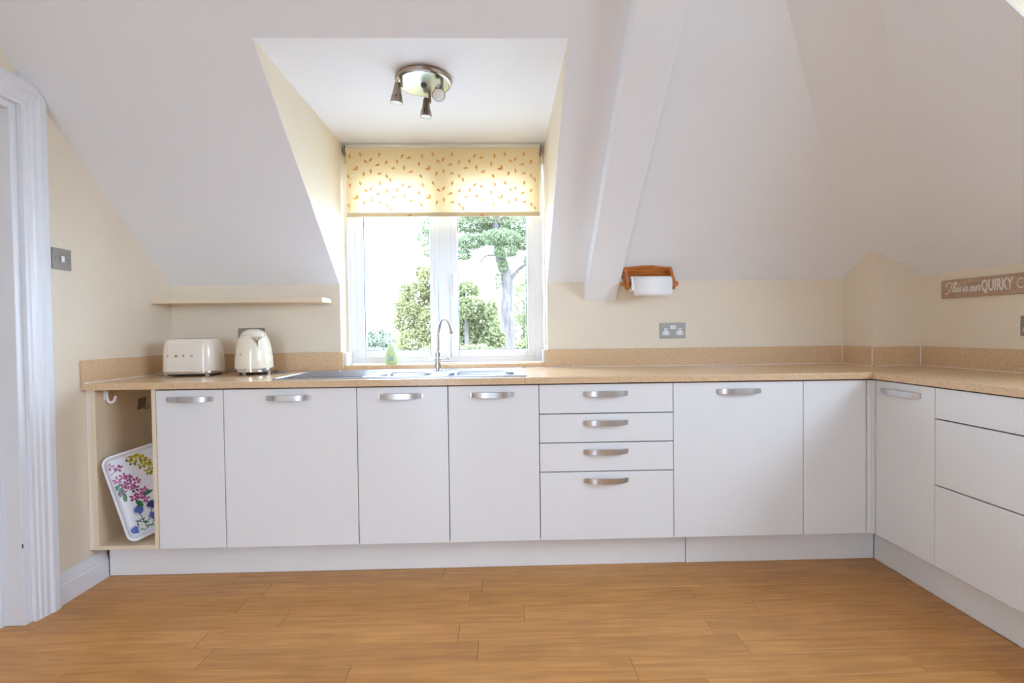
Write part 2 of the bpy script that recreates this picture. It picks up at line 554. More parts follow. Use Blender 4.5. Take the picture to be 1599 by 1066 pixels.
def clip_slope(mb_):
    # cut the moulding along the sloping ceiling
    g = mb_.bm.verts[:] + mb_.bm.edges[:] + mb_.bm.faces[:]
    r_ = bmesh.ops.bisect_plane(mb_.bm, geom=g, plane_co=(0, YB, ZK - .002), plane_no=(0, SL, 1), clear_outer=True)
    ed = [e_ for e_ in r_['geom_cut'] if isinstance(e_, bmesh.types.BMEdge)]
    if ed: bmesh.ops.holes_fill(mb_.bm, edges=mb_.bm.edges[:])


steps = [(0, .016), (.012, .016), (.016, .020), (.030, .0205), (.036, .024), (.052, .024), (.058, .029), (.064, .031), (.086, .031), (.0955, .026), (.0955, 0), (0, 0)]
mb = MB()
mb.prism([(XL + b, DY1 + a, 0) for a, b in steps], (0, 0, 2.2))
clip_slope(mb)
mb.build('upright', M['gloss_white'], arch)
mb = MB()
mb.prism([(XL + b + .001, DY0 - .09, DZ + a) for a, b in steps], (0, DY1 + .09 - DY0 + .09, 0))
clip_slope(mb)
mb.build('head', M['gloss_white'], arch)
mb = MB()
mb.prism([(XL + b, DY0 - a, 0) for a, b in steps], (0, 0, DZ + .09))
mb.build('upright', M['gloss_white'], arch)

# skirting on the left wall
sk = [(0, 0), (.017, 0), (.017, .078), (.013, .084), (.013, .094), (.010, .102), (.007, .118), (.003, .127), (0, .127)]
mb = MB(); mb.prism([(XL + a, DY1 + .0955, b) for a, b in sk], (0, YP - DY1 - .0955, 0))
structure(mb.build('baseboard_left', M['gloss_white']), 'white moulded skirting between doorway and plinth')

# hall beyond the doorway
mb = MB(); mb.box(XL - 1.3, XL - 1.25, -3.2, .6, -.02, 2.4).box(XL - 1.3, XL - .14, -3.2, .6, 2.4, 2.45).box(XL - 1.3, XL - .14, .6, .65, -.02, 2.45).box(XL - 1.3, XL - .14, -3.25, -3.2, -.02, 2.45).box(XL - 1.3, XL - .3, -3.2, .6, -.06, -.002)
structure(mb.build('wall_hall', M['cream']), 'pale wall of the hall beyond the doorway')

# ------------------------------------------------------------------ WINDOW
WX0, WX1, WZ0, WZ1 = .640, 1.786, .926, 2.1
win = structure(MB().box(WX0, WX0 + .044, YG, YG + .07, WZ0, WZ1).box(WX1 - .052, WX1, YG, YG + .07, WZ0, WZ1)
                .box(WX0 + .044, WX1 - .052, YG, YG + .07, WZ0, WZ0 + .034).box(WX0 + .044, WX1 - .052, YG, YG + .07, WZ1 - .045, WZ1)
                .box(1.166, 1.232, YG - .002, YG + .07, WZ0 + .03, WZ1 - .04).build('window_1', M['pvc'], bevel=.004), 'white double casement window over the sink')
for (a, b) in ((.682, 1.163), (1.235, 1.736)):
    sz0, sz1 = .957, WZ1 - .042
    w = .046
    sash = MB().box(a, a + w, YG - .004, YG + .055, sz0, sz1).box(b - w, b, YG - .004, YG + .055, sz0, sz1) \
        .box(a + w, b - w, YG - .004, YG + .055, sz0, sz0 + .044).box(a + w, b - w, YG - .004, YG + .055, sz1 - .05, sz1).build('sash', M['pvc'], win, bevel=.005)
    ga, gb, gz0, gz1 = a + w, b - w, sz0 + .044, sz1 - .05
    MB().box(ga - .004, gb + .004, YG + .024, YG + .03, gz0 - .004, gz1 + .004).build('pane', M['glass'], sash)
    t = .0035
    MB().box(ga, ga + t, YG + .006, YG + .023, gz0, gz1).box(gb - t, gb, YG + .006, YG + .023, gz0, gz1).box(ga, gb, YG + .006, YG + .023, gz0, gz0 + t).box(ga, gb, YG + .006, YG + .023, gz1 - t, gz1).build('gasket', M['upvc_gasket'], sash)
    hx = (b - .02) if a < 1 else (a + .02)
    MB().box(hx - .010, hx + .010, YG - .012, YG - .004, 1.385, 1.455).box(hx - .006, hx + .006, YG - .023, YG - .012, 1.432, 1.446).box(hx - .008, hx + .008, YG - .034, YG - .023, 1.32, 1.448).build('window_handle', M['white_plastic'], sash, bevel=.003)
    MB().sweep([(hx, YG - .0355, 1.438), (hx, YG - .033, 1.438)], .005, 10).build('lock_barrel', M['bronze'], sash)
# stone sill and white reveal blocks
structure(MB().box(XD0 + .001, XD1 - .001, YB - .008, YG, ZW + .0005, .926).build('window_sill', M['stone'], bevel=.002), 'caramel stone window sill behind the sink')
structure(MB().box(XD0, XD0 + .030, YB + .004, YG - .001, .926, 1.0).build('trim_2', M['gloss_white'], bevel=.002), 'white reveal block left of the window foot')
structure(MB().box(XD1 - .026, XD1, YB + .004, YG - .001, .926, 1.0).build('trim_3', M['gloss_white'], bevel=.002), 'white reveal block right of the window foot')

# side dormer window (light source on the right, out of view)
win2 = structure(MB().box(RXG, RXG + .06, RY0, RY0 + .07, RS, 2.1).box(RXG, RXG + .06, RY1 - .07, RY1, RS, 2.1).box(RXG, RXG + .06, RY0 + .07, RY1 - .07, RS, RS + .07)
                 .box(RXG, RXG + .06, RY0 + .07, RY1 - .07, 2.03, 2.1).build('window_2', M['pvc'], bevel=.004), 'white window of the dormer in the right slope')
MB().box(RXG + .03, RXG + .035, RY0 + .07, RY1 - .07, RS + .07, 2.03).build('pane', M['glass'], win2)

# ------------------------------------------------------------------ CABINETS
def handle_mesh():
    L, H, W, t = .186, .023, .027, .0045
    N = 22
    rings = []
    for i in range(N + 1):
        s = -1 + 2 * i / N
        y = H * (1 - abs(s) ** 3.6)
        ds = -H * 3.6 * abs(s) ** 2.6 * (1 if s > 0 else -1)
        tx, ty = L / 2, ds
        l = math.hypot(tx, ty); nx, ny = -ty / l, tx / l
        w = W / 2 * (1 - .16 * s * s)
        xx = s * L / 2
        rings.append([(xx, -(y), -w), (xx, -(y), w), (xx + nx * t, -(y + ny * t), w * .92), (xx + nx * t, -(y + ny * t), -w * .92)])
    b = MB(); b.rings(rings)
    for s in (-1, 1):
        b.box(s * L / 2 - .008, s * L / 2 + .008, -.005, 0, -.010, .010)
    bmesh.ops.recalc_face_normals(b.bm, faces=b.bm.faces)
    me = bpy.data.meshes.new('handle'); b.bm.to_mesh(me); b.bm.free(); me.materials.append(M['steel'])
    for p in me.polygons: p.use_smooth = True
    me.set_sharp_from_angle(angle=math.radians(35))
    return me


HM = handle_mesh()


def add_handle(parent, loc, rz=0):
    o = bpy.data.objects.new('handle', HM); COL.objects.link(o); o.parent = parent
    o.location = loc; o.rotation_euler = (0, 0, rz)
    return o


DT = .02
G = .0016


def unit(x0, x1, label, hx=None, cat='cabinet', name='base_cabinet', ctop=ZT):
    w = x1 - x0
    r = empty(name, (x0, 0, 0), 0, label, cat)
    MB().box(.001, w - .001, DT + .003, .545, ZB + .002, ctop).box(.001, w - .001, DT + .003, .028, ctop, ZT).build('carcass', M['dark_gap'], r)
    d = MB().box(G, w - G, 0, DT, ZB, ZT).build('door', M['door'], r, bevel=.0018)
    if hx is not None: add_handle(d, (hx - x0, 0, .8235))
    return r


X = [0, .2952, .8830, 1.2895, 1.6985, 2.3080, 2.9070, 3.2001]
unit(X[0], X[1], 'narrow ivory base cabinet with bow handle, next to the open cubby', .152)
unit(X[1], X[2], 'wide ivory base cabinet with one bow handle, below the kettle and drainer', .582)
unit(X[2], X[3], 'ivory base cabinet under the sink drainer, left door of the sink pair', 1.080, ctop=.70)
unit(X[3], X[4], 'ivory base cabinet under the main sink bowl, beside the drawers', 1.490, ctop=.70)
# drawers
r = empty('drawer_unit', (X[4], 0, 0), 0, 'ivory unit of four drawers with bow handles, right of the sink', 'cabinet')
w = X[5] - X[4]
MB().box(.001, w - .001, DT + .003, .545, ZB + .002, ZT).build('carcass', M['dark_gap'], r)
zs = [ZT, .731, .5995, .4676, ZB]
for i in range(4):
    d = MB().box(G, w - G, 0, DT, zs[i + 1] + (.0022 if i < 3 else 0), zs[i] - (.0022 if i else 0)).build('drawer', M['door'], r, bevel=.0018)
    add_handle(d, (2.000 - X[4], 0, [.8215, .690, .559, .4275][i]))
unit(X[5], X[6], 'wide ivory appliance cabinet with one bow handle, right of the drawers', 2.609)
unit(X[6], X[7], 'narrow ivory base cabinet without a handle, beside the corner', None)
tag(MB().box(X[7] + .003, XR - .012, -.002, .05, ZB, ZT).box(XR - .012, XR + .03, -.008, .05, ZB, ZT).build('corner_post', M['door'], bevel=.0015), 'slim ivory corner post between the two cabinet runs', 'cabinet post')


# right run
def unit_r(y0, y1, label, name='base_cabinet'):
    r = empty(name, (XR, y0, 0), 0, label, 'cabinet')
    MB().box(DT + .003, .52, -(y0 - y1) + .001, -.001, ZB + .002, ZT).build('carcass', M['dark_gap'], r)
    return r


r = unit_r(-.011, -.3096, 'ivory base cabinet with bow handle, first in the right-hand run')
d = MB().box(0, DT, -(.3096 - .011) + G, -G, ZB, ZT).build('door', M['door'], r, bevel=.0018)
add_handle(d, (0, -.136, .8225), -PI / 2)
r = unit_r(-.3096, -.92, 'ivory unit of three handleless drawers at the right edge', 'drawer_unit')
zs = [ZT, .7421, .4806, ZB]
MB().box(.004, .52, -(.92 - .3096) - .012, -(.92 - .3096) + .0005, ZB, ZT).build('end_panel', M['door'], r, bevel=.001)
for i in range(3):
    MB().box(0, DT, -(.92 - .3096) + G, -G, zs[i + 1] + (.0025 if i < 2 else 0), zs[i] - (.0025 if i else 0)).build('drawer', M['door'], r, bevel=.0018)

# open cubby
CI0, CI1 = -.262, -.0185
cub = empty('open_cabinet', (0, 0, 0), 0, 'open maple cubby at the left end holding a flowered tray', 'cabinet')
MB().box(CI0 - .018, CI0, 0, .545, ZB, ZT + .006).build('side_panel', M['beech'], cub, bevel=.001)
MB().box(CI1, -.0005, 0, .545, ZB, ZT + .006).build('side_panel', M['beech'], cub, bevel=.001)
MB().box(CI0, CI1, 0, .545, ZB, ZB + .018).build('bottom_panel', M['beech'], cub, bevel=.001)
MB().box(CI0, CI1, .53, .545, ZB + .018, ZT + .006).build('back_panel', M['carcass'], cub)
MB().box(XL + .001, CI0 - .0185, 0.004, .02, ZB, ZT + .006).build('filler_strip', M['enamel_pink'], cub, bevel=.001)

# plinths
tag(MB().box(XL + .018, 2.392, YP, YP + .016, .001, ZB - .004).build('plinth', M['plinth'], bevel=.001), 'long ivory plinth under the cubby, sink and drawers', 'plinth')
tag(MB().box(2.3945, 3.3005, YP - .003, YP + .014, .001, ZB - .004).box(2.3945, 2.404, YP - .005, YP, .001, ZB - .004).build('plinth', M['plinth'], bevel=.001), 'shorter ivory plinth leading into the right corner', 'plinth')
tag(MB().box(XRP, XRP + .016, -.92, YP - .005, .001, ZB - .004).build('plinth', M['plinth'], bevel=.001), 'ivory plinth under the right-hand run of cabinets', 'plinth')
# frayed silicone bead where plinth meets skirting
cr = MB(); cr.sweep([(XL + .0185 + .002 * math.sin(i * 1.9) + .001 * math.sin(i * 4.3), YP - .002, .004 + i * .0078) for i in range(20)], .0013, 5)
cr.build('frayed_sealant', mat('brown_old_sealant', (.22, .07, .05), .7, noise=.2), [o for o in COL.objects if o.name.startswith('plinth')][0])

# worktop
wt = empty('worktop', (0, 0, 0), 0, 'speckled caramel stone worktop running along the back and right walls', 'worktop')
SX0, SX1, SY0, SY1 = .535, 1.618, .062, .432
J1, J2 = .511, 1.634
MB().box(XL + .001, J1 - .0006, YF, YB, ZW0, ZW).build('worktop_slab', M['stone'], wt, bevel=.0025)
MB().box(J1, J2 - .0006, YF, SY0, ZW0, ZW).box(J1, J2 - .0006, SY1, YB, ZW0, ZW).box(J1, SX0, SY0, SY1, ZW0, ZW).box(SX1, J2 - .0006, SY0, SY1, ZW0, ZW).build('worktop_slab', M['stone'], wt)
mb = MB()
mb.prism([(J2, YF, ZW0), (XR - .021, YF, ZW0), (XW - .0005, YF + .53, ZW0) if False else (XW - .0005, YF, ZW0), (XW - .0005, YB0, ZW0), (XB0, YB0, ZW0), (XB0, YB, ZW0), (J2, YB, ZW0)], (0, 0, ZW - ZW0))
mb.build('worktop_slab', M['stone'], wt, bevel=.0025)
MB().box(XR - .021, XW - .0005, -.95, YF - .0008, ZW0, ZW).build('worktop_slab', M['stone'], wt, bevel=.0025)

UT = .015


def upstand(x0, x1, y0, y1, label):
    o = MB().box(x0, x1, y0, y1, ZW + .0005, ZU).build('upstand', M['stone'], bevel=.0012)
    tag(o, label, 'upstand', 'stone upstands along the worktop')
    return o


u = upstand(XL + .0005, XL + UT, YF, YB, 'caramel stone upstand on the left wall, beside the toaster')
MB().sweep([(XL + UT + .001, YF + .004, ZW + .002), (XL + UT + .001, YB - UT, ZW + .002)], .0022, 6).build('sealant', M['silicone'], u)
u = upstand(XL + UT + .0005, .645, YB - UT, YB - .0005, 'caramel stone upstand behind toaster and kettle')
u = upstand(1.783, XB0 - UT - .0005, YB - UT, YB - .0005, 'long caramel stone upstand right of the window')
MB().sweep([(1.79, YB - UT - .001, ZW + .001), (XB0 - UT, YB - UT - .001, ZW + .001)], .0015, 6).build('sealant', M['silicone'], u)
u = upstand(XB0 - UT, XB0 - .0005, YB0 - UT, YB - .0005, 'short caramel stone upstand on the left face of the corner column')
MB().sweep([(XB0 - UT - .001, YB0 - UT, ZW + .001), (XB0 - UT - .001, YB - UT, ZW + .001)], .0015, 6).build('sealant', M['silicone'], u)
MB().sweep([(XB0 - UT - .001, YB - UT - .001, ZW), (XB0 - UT - .001, YB - UT - .001, ZU)], .002, 6).build('sealant', M['silicone'], u)
MB().sweep([(XB0 - UT, YB0 - UT, ZW), (XB0 - UT, YB0 - UT, ZU)], .0015, 6).build('sealant', M['silicone'], u)
u = upstand(XB0 + .0005, XW - UT - .0005, YB0 - UT, YB0 - .0005, 'short caramel stone upstand on the front face of the corner column')
MB().sweep([(XB0, YB0 - UT - .001, ZW + .001), (XW - UT, YB0 - UT - .001, ZW + .001)], .0015, 6).build('sealant', M['silicone'], u)
u = upstand(XW - UT, XW - .0005, -.95, YB0 - .0005, 'caramel stone upstand along the right wall, below the sign')
MB().sweep([(XW - UT - .001, -.94, ZW + .001), (XW - UT - .001, YB0 - UT, ZW + .001)], .0015, 6).build('sealant', M['silicone'], u)
MB().sweep([(XW - UT - .001, YB0 - UT - .001, ZW), (XW - UT - .001, YB0 - UT - .001, ZU)], .002, 6).build('sealant', M['silicone'], u)

# ------------------------------------------------------------------ SINK AND TAP
sink = empty('kitchen_sink', (0, 0, 0), 0, 'stainless steel bowl and a half sink with ribbed drainer, set into worktop', 'sink')
FX0, FX1, FY0, FY1 = .495, 1.646, .030, .462
ZS = ZW + .004


def rrect(x0, x1, y0, y1, r, z, n=6):
    pts = []
    for cx, cy, a0 in ((x1 - r, y1 - r, 0), (x0 + r, y1 - r, 90), (x0 + r, y0 + r, 180), (x1 - r, y0 + r, 270)):
        for k in range(n + 1):
            a = math.radians(a0 + 90 * k / n)
            pts.append((cx + r * math.cos(a), cy + r * math.sin(a), z))
    return pts


BWL = [(.925, 1.190, .10, .335, .12), (1.262, 1.600, .066, .345, .17)]
# deck = flat pieces around the bowls
mb = MB()
def deck(x0, x1, y0, y1): mb.box(x0, x1, y0, y1, ZW + .0008, ZS)
deck(FX0, BWL[0][0], FY0, FY1)
deck(BWL[0][0], BWL[0][1], FY0, BWL[0][2]); deck(BWL[0][0], BWL[0][1], BWL[0][3], FY1)
deck(BWL[0][1], BWL[1][0], FY0, FY1)
deck(BWL[1][0], BWL[1][1], FY0, BWL[1][2]); deck(BWL[1][0], BWL[1][1], BWL[1][3], FY1)
deck(BWL[1][1], FX1, FY0, FY1)
mb.build('sink_deck', M['sink'], sink)
mb = MB()
rim = [(FX0 + .004, FY0 + .004, ZS), (FX1 - .004, FY0 + .004, ZS), (FX1 - .004, FY1 - .004, ZS), (FX0 + .004, FY1 - .004, ZS), (FX0 + .004, FY0 + .004, ZS)]
for a, b in zip(rim, rim[1:]): mb.sweep([a, b], .004, 8)
mb.build('rolled_rim', M['sink'], sink, smooth=True)
for (a, b, c, d_, dep) in BWL:
    mb = MB()
    m_ = .002
    R = [rrect(a - m_, b + m_, c - m_, d_ + m_, .05, ZS + .001), rrect(a + .006, b - .006, c + .006, d_ - .006, .05, ZS - .006), rrect(a + .014, b - .014, c + .014, d_ - .014, .05, ZW - dep + .03), rrect(a + .035, b - .035, c + .035, d_ - .035, .04, ZW - dep)]
    mb.rings(R, cap=False)
    mb.bm.faces.new([mb.bm.verts.new(p) for p in R[-1]])
    # corner fillets between square cut-out and round bowl
    bw = mb.build('bowl', M['sink'], sink, smooth=True, weld=.0001)
    sq = [(a, c), (b, c), (b, d_), (a, d_)]
    for (qx, qy), (ix, iy) in zip(sq, ((1, 1), (-1, 1), (-1, -1), (1, -1))):
        r_ = .05
        arc = []
        for k in range(7):
            t = PI / 2 * k / 6
            arc.append((qx + ix * (r_ - r_ * math.cos(t)), qy + iy * (r_ - r_ * math.sin(t)), ZS - .0005))
        MB().prism([(qx, qy, ZS - .0005)] + arc, (0, 0, -.002)).build('corner_web', M['sink'], bw)
    MB().lathe([(.001, 0), (.032, 0), (.035, .003), (.032, .005), (.020, .003), (.001, .003)], 24, ((a + b) / 2, (c + d_) / 2, ZW - dep + .001)).build('waste', M['chrome'], bw, smooth=True)
    if dep > .15:
        for k in (-2.2, -1.2, 1.2, 2.2):
            xx = (a + b) / 2 + .02 + k * .0065
            MB().box(xx - .002, xx + .002, d_ - .017, d_ - .009, ZW - .036, ZW - .016).build('overflow_slot', M['slot'], bw)
# drainer ribs
for i in range(9):
    yy = .085 + i * .038
    MB().sweep([(.535 + .0 * i, yy, ZS + .0005), (.555, yy, ZS + .003), (.87, yy, ZS + .003), (.89, yy, ZS + .0005)], .005, 6, flat=.5).build('drainer_rib', M['sink'], sink, smooth=True)
MB().lathe([(.001, 0), (.009, 0), (.010, .003), (.006, .006), (.001, .007)], 16, (.66, .445, ZS)).build('waste_control', M['chrome'], sink, smooth=True)

TX, TY = 1.195, .40
tap = empty('mixer_tap', (TX, TY, ZS), 0, 'chrome swan neck mixer tap with two pin levers', 'tap')
MB().lathe([(.027, .0005), (.027, .006), (.0175, .010), (.0165, .045), (.019, .048), (.019, .066), (.0155, .070), (.0155, .098), (.012, .102), (.001, .102)], 28).build('tap_body', M['chrome'], tap, smooth=True)
for s in (-1, 1):
    v = MB().sweep([(s * .012, 0, .055), (s * .068, 0, .055), (s * .070, 0, .055)], [.0105, .0115, .009], 16).build('valve', M['chrome'], tap, smooth=True)
    MB().sweep([(s * .061, 0, .058), (s * .061, 0, .122), (s * .061, 0, .124)], [.003, .0034, .002], 10).build('lever', M['chrome'], v, smooth=True)
pts = []
dx, dy = .62, -.78
for i in range(34):
    t = i / 33
    if t < .25:
        q = t / .25; hx, hz = 0.0 + .004 * q, .095 + .06 * q
    else:
        q = (t - .25) / .75
        a = PI * 1.0 * q * .86
        R1 = .062
        hx = .004 + R1 * 1.1 * (1 - math.cos(a)); hz = .155 + math.sin(a) * .115
    pts.append((hx * dx * 1.0, hx * dy, hz))
sp = MB().sweep(pts, [.0105 - .0025 * (i / 33) for i in range(34)], 14).build('spout', M['chrome'], tap, smooth=True)
e1, e0 = Vector(pts[-1]), Vector(pts[-2])
dv = (e1 - e0).normalized()
MB().sweep([e1 - dv * .004, e1 + dv * .014], .0115, 16).build('aerator', M['chrome'], sp, smooth=True)

# soap bottle
bot = empty('soap_bottle', (.897, .632, .9265), 0, 'clear pump bottle of pale green washing up liquid on the window sill', 'bottle')
bm_ = mat('green_soap_plastic', (.74, .90, .50), .2, noise=.05, nscale=30)
bm_.node_tree.nodes['Principled BSDF'].inputs['Transmission Weight'].default_value = .35
bm_.node_tree.nodes['Principled BSDF'].inputs['Roughness'].default_value = .3
prof = [(.001, 0), (.030, 0), (.035, .004), (.0365, .02), (.034, .045), (.028, .07), (.021, .092), (.0145, .106), (.0135, .112), (.001, .112)]
rings = [[(r_ * math.cos(2 * PI * k / 24), r_ * .62 * math.sin(2 * PI * k / 24), z) for k in range(24)] for r_, z in prof]
MB().rings(rings).build('bottle_body', bm_, bot, smooth=True)
pump = MB().lathe([(.001, .111), (.0145, .111), (.0145, .124), (.006, .127), (.0045, .146), (.001, .146)], 18).build('pump', M['white_plastic'], bot, smooth=True)
MB().sweep([(.008, 0, .149), (-.006, 0, .150), (-.026, -.004, .147), (-.031, -.005, .143)], [.005, .006, .0042, .0035], 10).build('nozzle', M['white_plastic'], pump, smooth=True)
MB().box(-.014, .016, -.0235, -.0222, .020, .045).build('bottle_label', mat('green_label', (.35, .62, .52), .4, noise=.3, nscale=150), bot, bevel=.001)


# ------------------------------------------------------------------ lettering helper
def text_mb(s, size, extrude, bold=0.0, shear=0.0):
    cu = bpy.data.curves.new('lettering', 'FONT')
    cu.body = s; cu.size = size; cu.extrude = extrude; cu.offset = bold; cu.shear = shear; cu.resolution_u = 3
    o = bpy.data.objects.new('lettering', cu); COL.objects.link(o)
    dg = bpy.context.evaluated_depsgraph_get(); dg.update()
    me = bpy.data.meshes.new_from_object(o.evaluated_get(dg))
    COL.objects.unlink(o); bpy.data.objects.remove(o); bpy.data.curves.remove(cu)
    return me


def put_text(name, me, m, parent, mtx):
    me.transform(mtx)
    me.materials.clear(); me.materials.append(m)
    o = bpy.data.objects.new(name, me); COL.objects.link(o); o.parent = parent
    return o


# ------------------------------------------------------------------ TOASTER
ta = empty('toaster', (-.055, .365, ZW + .0005), math.radians(4), 'cream retro toaster with chrome base and feet, standing against the left wall', 'toaster')
TL, TD, THt = .250, .178, .188


def body_ring(l, d, z, r=.045, n=6): return rrect(-l / 2, l / 2, -d / 2, d / 2, r, z, n)


R = []
for z, k in ((.026, 1.0), (.05, 1.0), (.10, .985), (.14, .962), (.163, .935), (.176, .90), (.184, .85), (.188, .79)):
    inset = (1 - k) * .19
    R.append(body_ring(TL - inset, TD - inset * 1.25, z, .05 - inset * .3))
MB().rings(R).build('body', M['enamel_pink'], ta, smooth=True)
MB().rings([body_ring(TL + .002, TD + .002, .013, .05), body_ring(TL + .004, TD + .004, .016, .05), body_ring(TL + .004, TD + .004, .024, .05), body_ring(TL - .002, TD - .002, .027, .05)]).build('base_band', M['chrome'], ta, smooth=True)
MB().rings([body_ring(TL - .03, TD - .03, .004, .04), body_ring(TL - .03, TD - .03, .014, .04)]).build('underside', M['black'], ta)
for sx2 in (-1, 1):
    for sy2 in (-1, 1):
        MB().lathe([(.008, 0), (.009, .003), (.013, .012), (.016, .02), (.001, .02)], 14, (sx2 * (TL / 2 - .028), sy2 * (TD / 2 - .018), 0)).build('foot', M['chrome'], ta, smooth=True)
tp = MB().box(-.092, .092, -.055, .055, .186, .1905).build('top_plate', M['chrome'], ta, bevel=.003)
for yy in (-.027, .027):
    MB().box(-.08, .08, yy - .014, yy + .014, .1895, .1912).build('slot', M['slot'], tp)
MB().box(-TL / 2 - .012, -TL / 2 + .012, -.012, .012, .138, .150).build('lever', M['black'], ta, bevel=.003)
RX90 = Matrix.Rotation(PI / 2, 4, 'X')
for i, ch in enumerate('SMEG'):
    me = text_mb(ch, .017, .001, .0003)
    put_text('letter', me, M['letter_metal'], ta, Matrix.Translation((-.084 + i * .037, -TD / 2 + .0008, .098)) @ RX90)
mb = MB()
cp = [(TL / 2 - .04, TD / 2 - .01, .010), (TL / 2 + .0, TD / 2 + .008, .012), (TL / 2 + .06, TD / 2 - .0, .05), (TL / 2 + .10, TD / 2 + .01, .11), (TL / 2 + .14, TD / 2 + .055, .17)]


def smooth_path(pts, n=6):
    pts = [Vector(p) for p in pts]; out = []
    for i in range(len(pts) - 1):
        p0 = pts[max(i - 1, 0)]; p1 = pts[i]; p2 = pts[i + 1]; p3 = pts[min(i + 2, len(pts) - 1)]
        for k in range(n):
            t = k / n
            out.append(.5 * ((2 * p1) + (p2 - p0) * t + (2 * p0 - 5 * p1 + 4 * p2 - p3) * t * t + (3 * p1 - p0 - 3 * p2 + p3) * t ** 3))
    out.append(pts[-1]); return out


MB().sweep(smooth_path(cp), .0032, 8).build('power_cord', M['grey_cord'], ta, smooth=True)
tag(MB().box(-.192, -.115, .275, .40, ZW + .0008, ZW + .0025).box(-.192, -.115, .275, .277, ZW + .0008, ZW + .006).box(-.192, -.190, .275, .40, ZW + .0008, ZW + .006).build('crumb_tray', M['steel'], bevel=.0005),
    'flat steel crumb tray poking out under the toaster', 'tray')

# ------------------------------------------------------------------ KETTLE
ke = empty('kettle', (.245, .375, ZW + .0005), 0, 'cream retro domed kettle with chrome spout and base', 'kettle')
prof = [(.001, .034), (.090, .034), (.0905, .045), (.089, .08), (.085, .12), (.079, .155), (.071, .182), (.060, .203), (.0585, .2045)]
MB().lathe(prof, 48).build('body', M['enamel'], ke, smooth=True)
MB().lathe([(.060, .2045), (.0605, .2065), (.054, .2165), (.043, .2255), (.028, .232), (.012, .2345), (.001, .235)], 48).build('lid', M['enamel'], ke, smooth=True)
MB().lathe([(.0595, .2035), (.0612, .2045), (.0608, .2062), (.058, .2065)], 48, close=False).build('lid_ring', M['chrome'], ke, smooth=True)
MB().lathe([(.082, .012), (.0915, .018), (.092, .033), (.089, .036)], 48).build('base_band', M['chrome'], ke, smooth=True)
MB().lathe([(.001, .003), (.070, .003), (.074, .012), (.001, .014)], 32).build('power_base', M['black'], ke, smooth=True)
for k in range(4):
    a = math.radians(-90 + 90 * k - 8)
    MB().lathe([(.007, 0), (.008, .003), (.011, .012), (.013, .02), (.001, .02)], 12, (.078 * math.cos(a), .078 * math.sin(a), 0)).build('foot', M['chrome'], ke, smooth=True)
# spout: triangular beak leaning out towards front right
SA = math.radians(-50)
er, et = Vector((math.cos(SA), math.sin(SA), 0)), Vector((-math.sin(SA), math.cos(SA), 0))


def kr(z):
    for (r0, z0), (r1, z1) in zip(prof[1:], prof[2:]):
        if z0 <= z <= z1: return r0 + (r1 - r0) * (z - z0) / (z1 - z0)
    return .06


def kp(side, out, z): return et * side + er * (kr(z) - .004 + out) + Vector((0, 0, z))


mb = MB()
topL, topR, tip, low = kp(-.030, -.002, .196), kp(.030, -.002, .196), kp(0, .040, .196), kp(0, .004, .140)
mid = kp(0, .026, .175)
vs = [mb.bm.verts.new(p) for p in (topL, topR, tip, mid, low)]
for f in ((0, 2, 3), (0, 3, 4), (2, 1, 3), (3, 1, 4), (0, 1, 2), (0, 4, 1)):
    mb.bm.faces.new([vs[i] for i in f])
mb.build('spout', M['chrome'], ke, bevel=.0012)
# handle on the far left side
HA = math.radians(128)
hr = Vector((math.cos(HA), math.sin(HA), 0))
hp = [hr * kr(.19) * .96 + Vector((0, 0, .192)), hr * .098 + Vector((0, 0, .205)), hr * .128 + Vector((0, 0, .185)), hr * .138 + Vector((0, 0, .13)), hr * .136 + Vector((0, 0, .075)), hr * .118 + Vector((0, 0, .058)), hr * .088 + Vector((0, 0, .062))]
MB().sweep(smooth_path(hp), .0105, 12).build('handle', M['enamel'], ke, smooth=True)
for i, ch in enumerate('SMEG'):
    a = math.radians(-188 + i * 27)
    z = .100
    me = text_mb(ch, .017, .001, .0003)
    bb = [v.co.x for v in me.vertices]; cxm = (min(bb) + max(bb)) / 2
    R_ = Matrix.Rotation(a + PI / 2, 4, 'Z')
    put_text('letter', me, M['letter_metal'], ke, Matrix.Translation((kr(z + .008) * math.cos(a), kr(z + .008) * math.sin(a), z)) @ R_ @ RX90 @ Matrix.Translation((-cxm, 0, 0)))
MB().sweep(smooth_path([(.066, .03, .008), (.10, .035, .005), (.14, .02, .004), (.155, .06, .004), (.10, .10, .004), (.04, .12, .01), (.0, .165, .06), (-.02, .178, .13), (-.03, .185, .17)]), .0035, 8).build('power_cord', M['grey_cord'], ke, smooth=True)


# ------------------------------------------------------------------ SHELF
shelf = MB().box(XL + .0005, .585, .42, YB - .0005, 1.276, 1.3005).build('wall_shelf', M['beech'], bevel=.0015)
tag(shelf, 'pale wooden wall shelf above toaster and kettle', 'shelf')


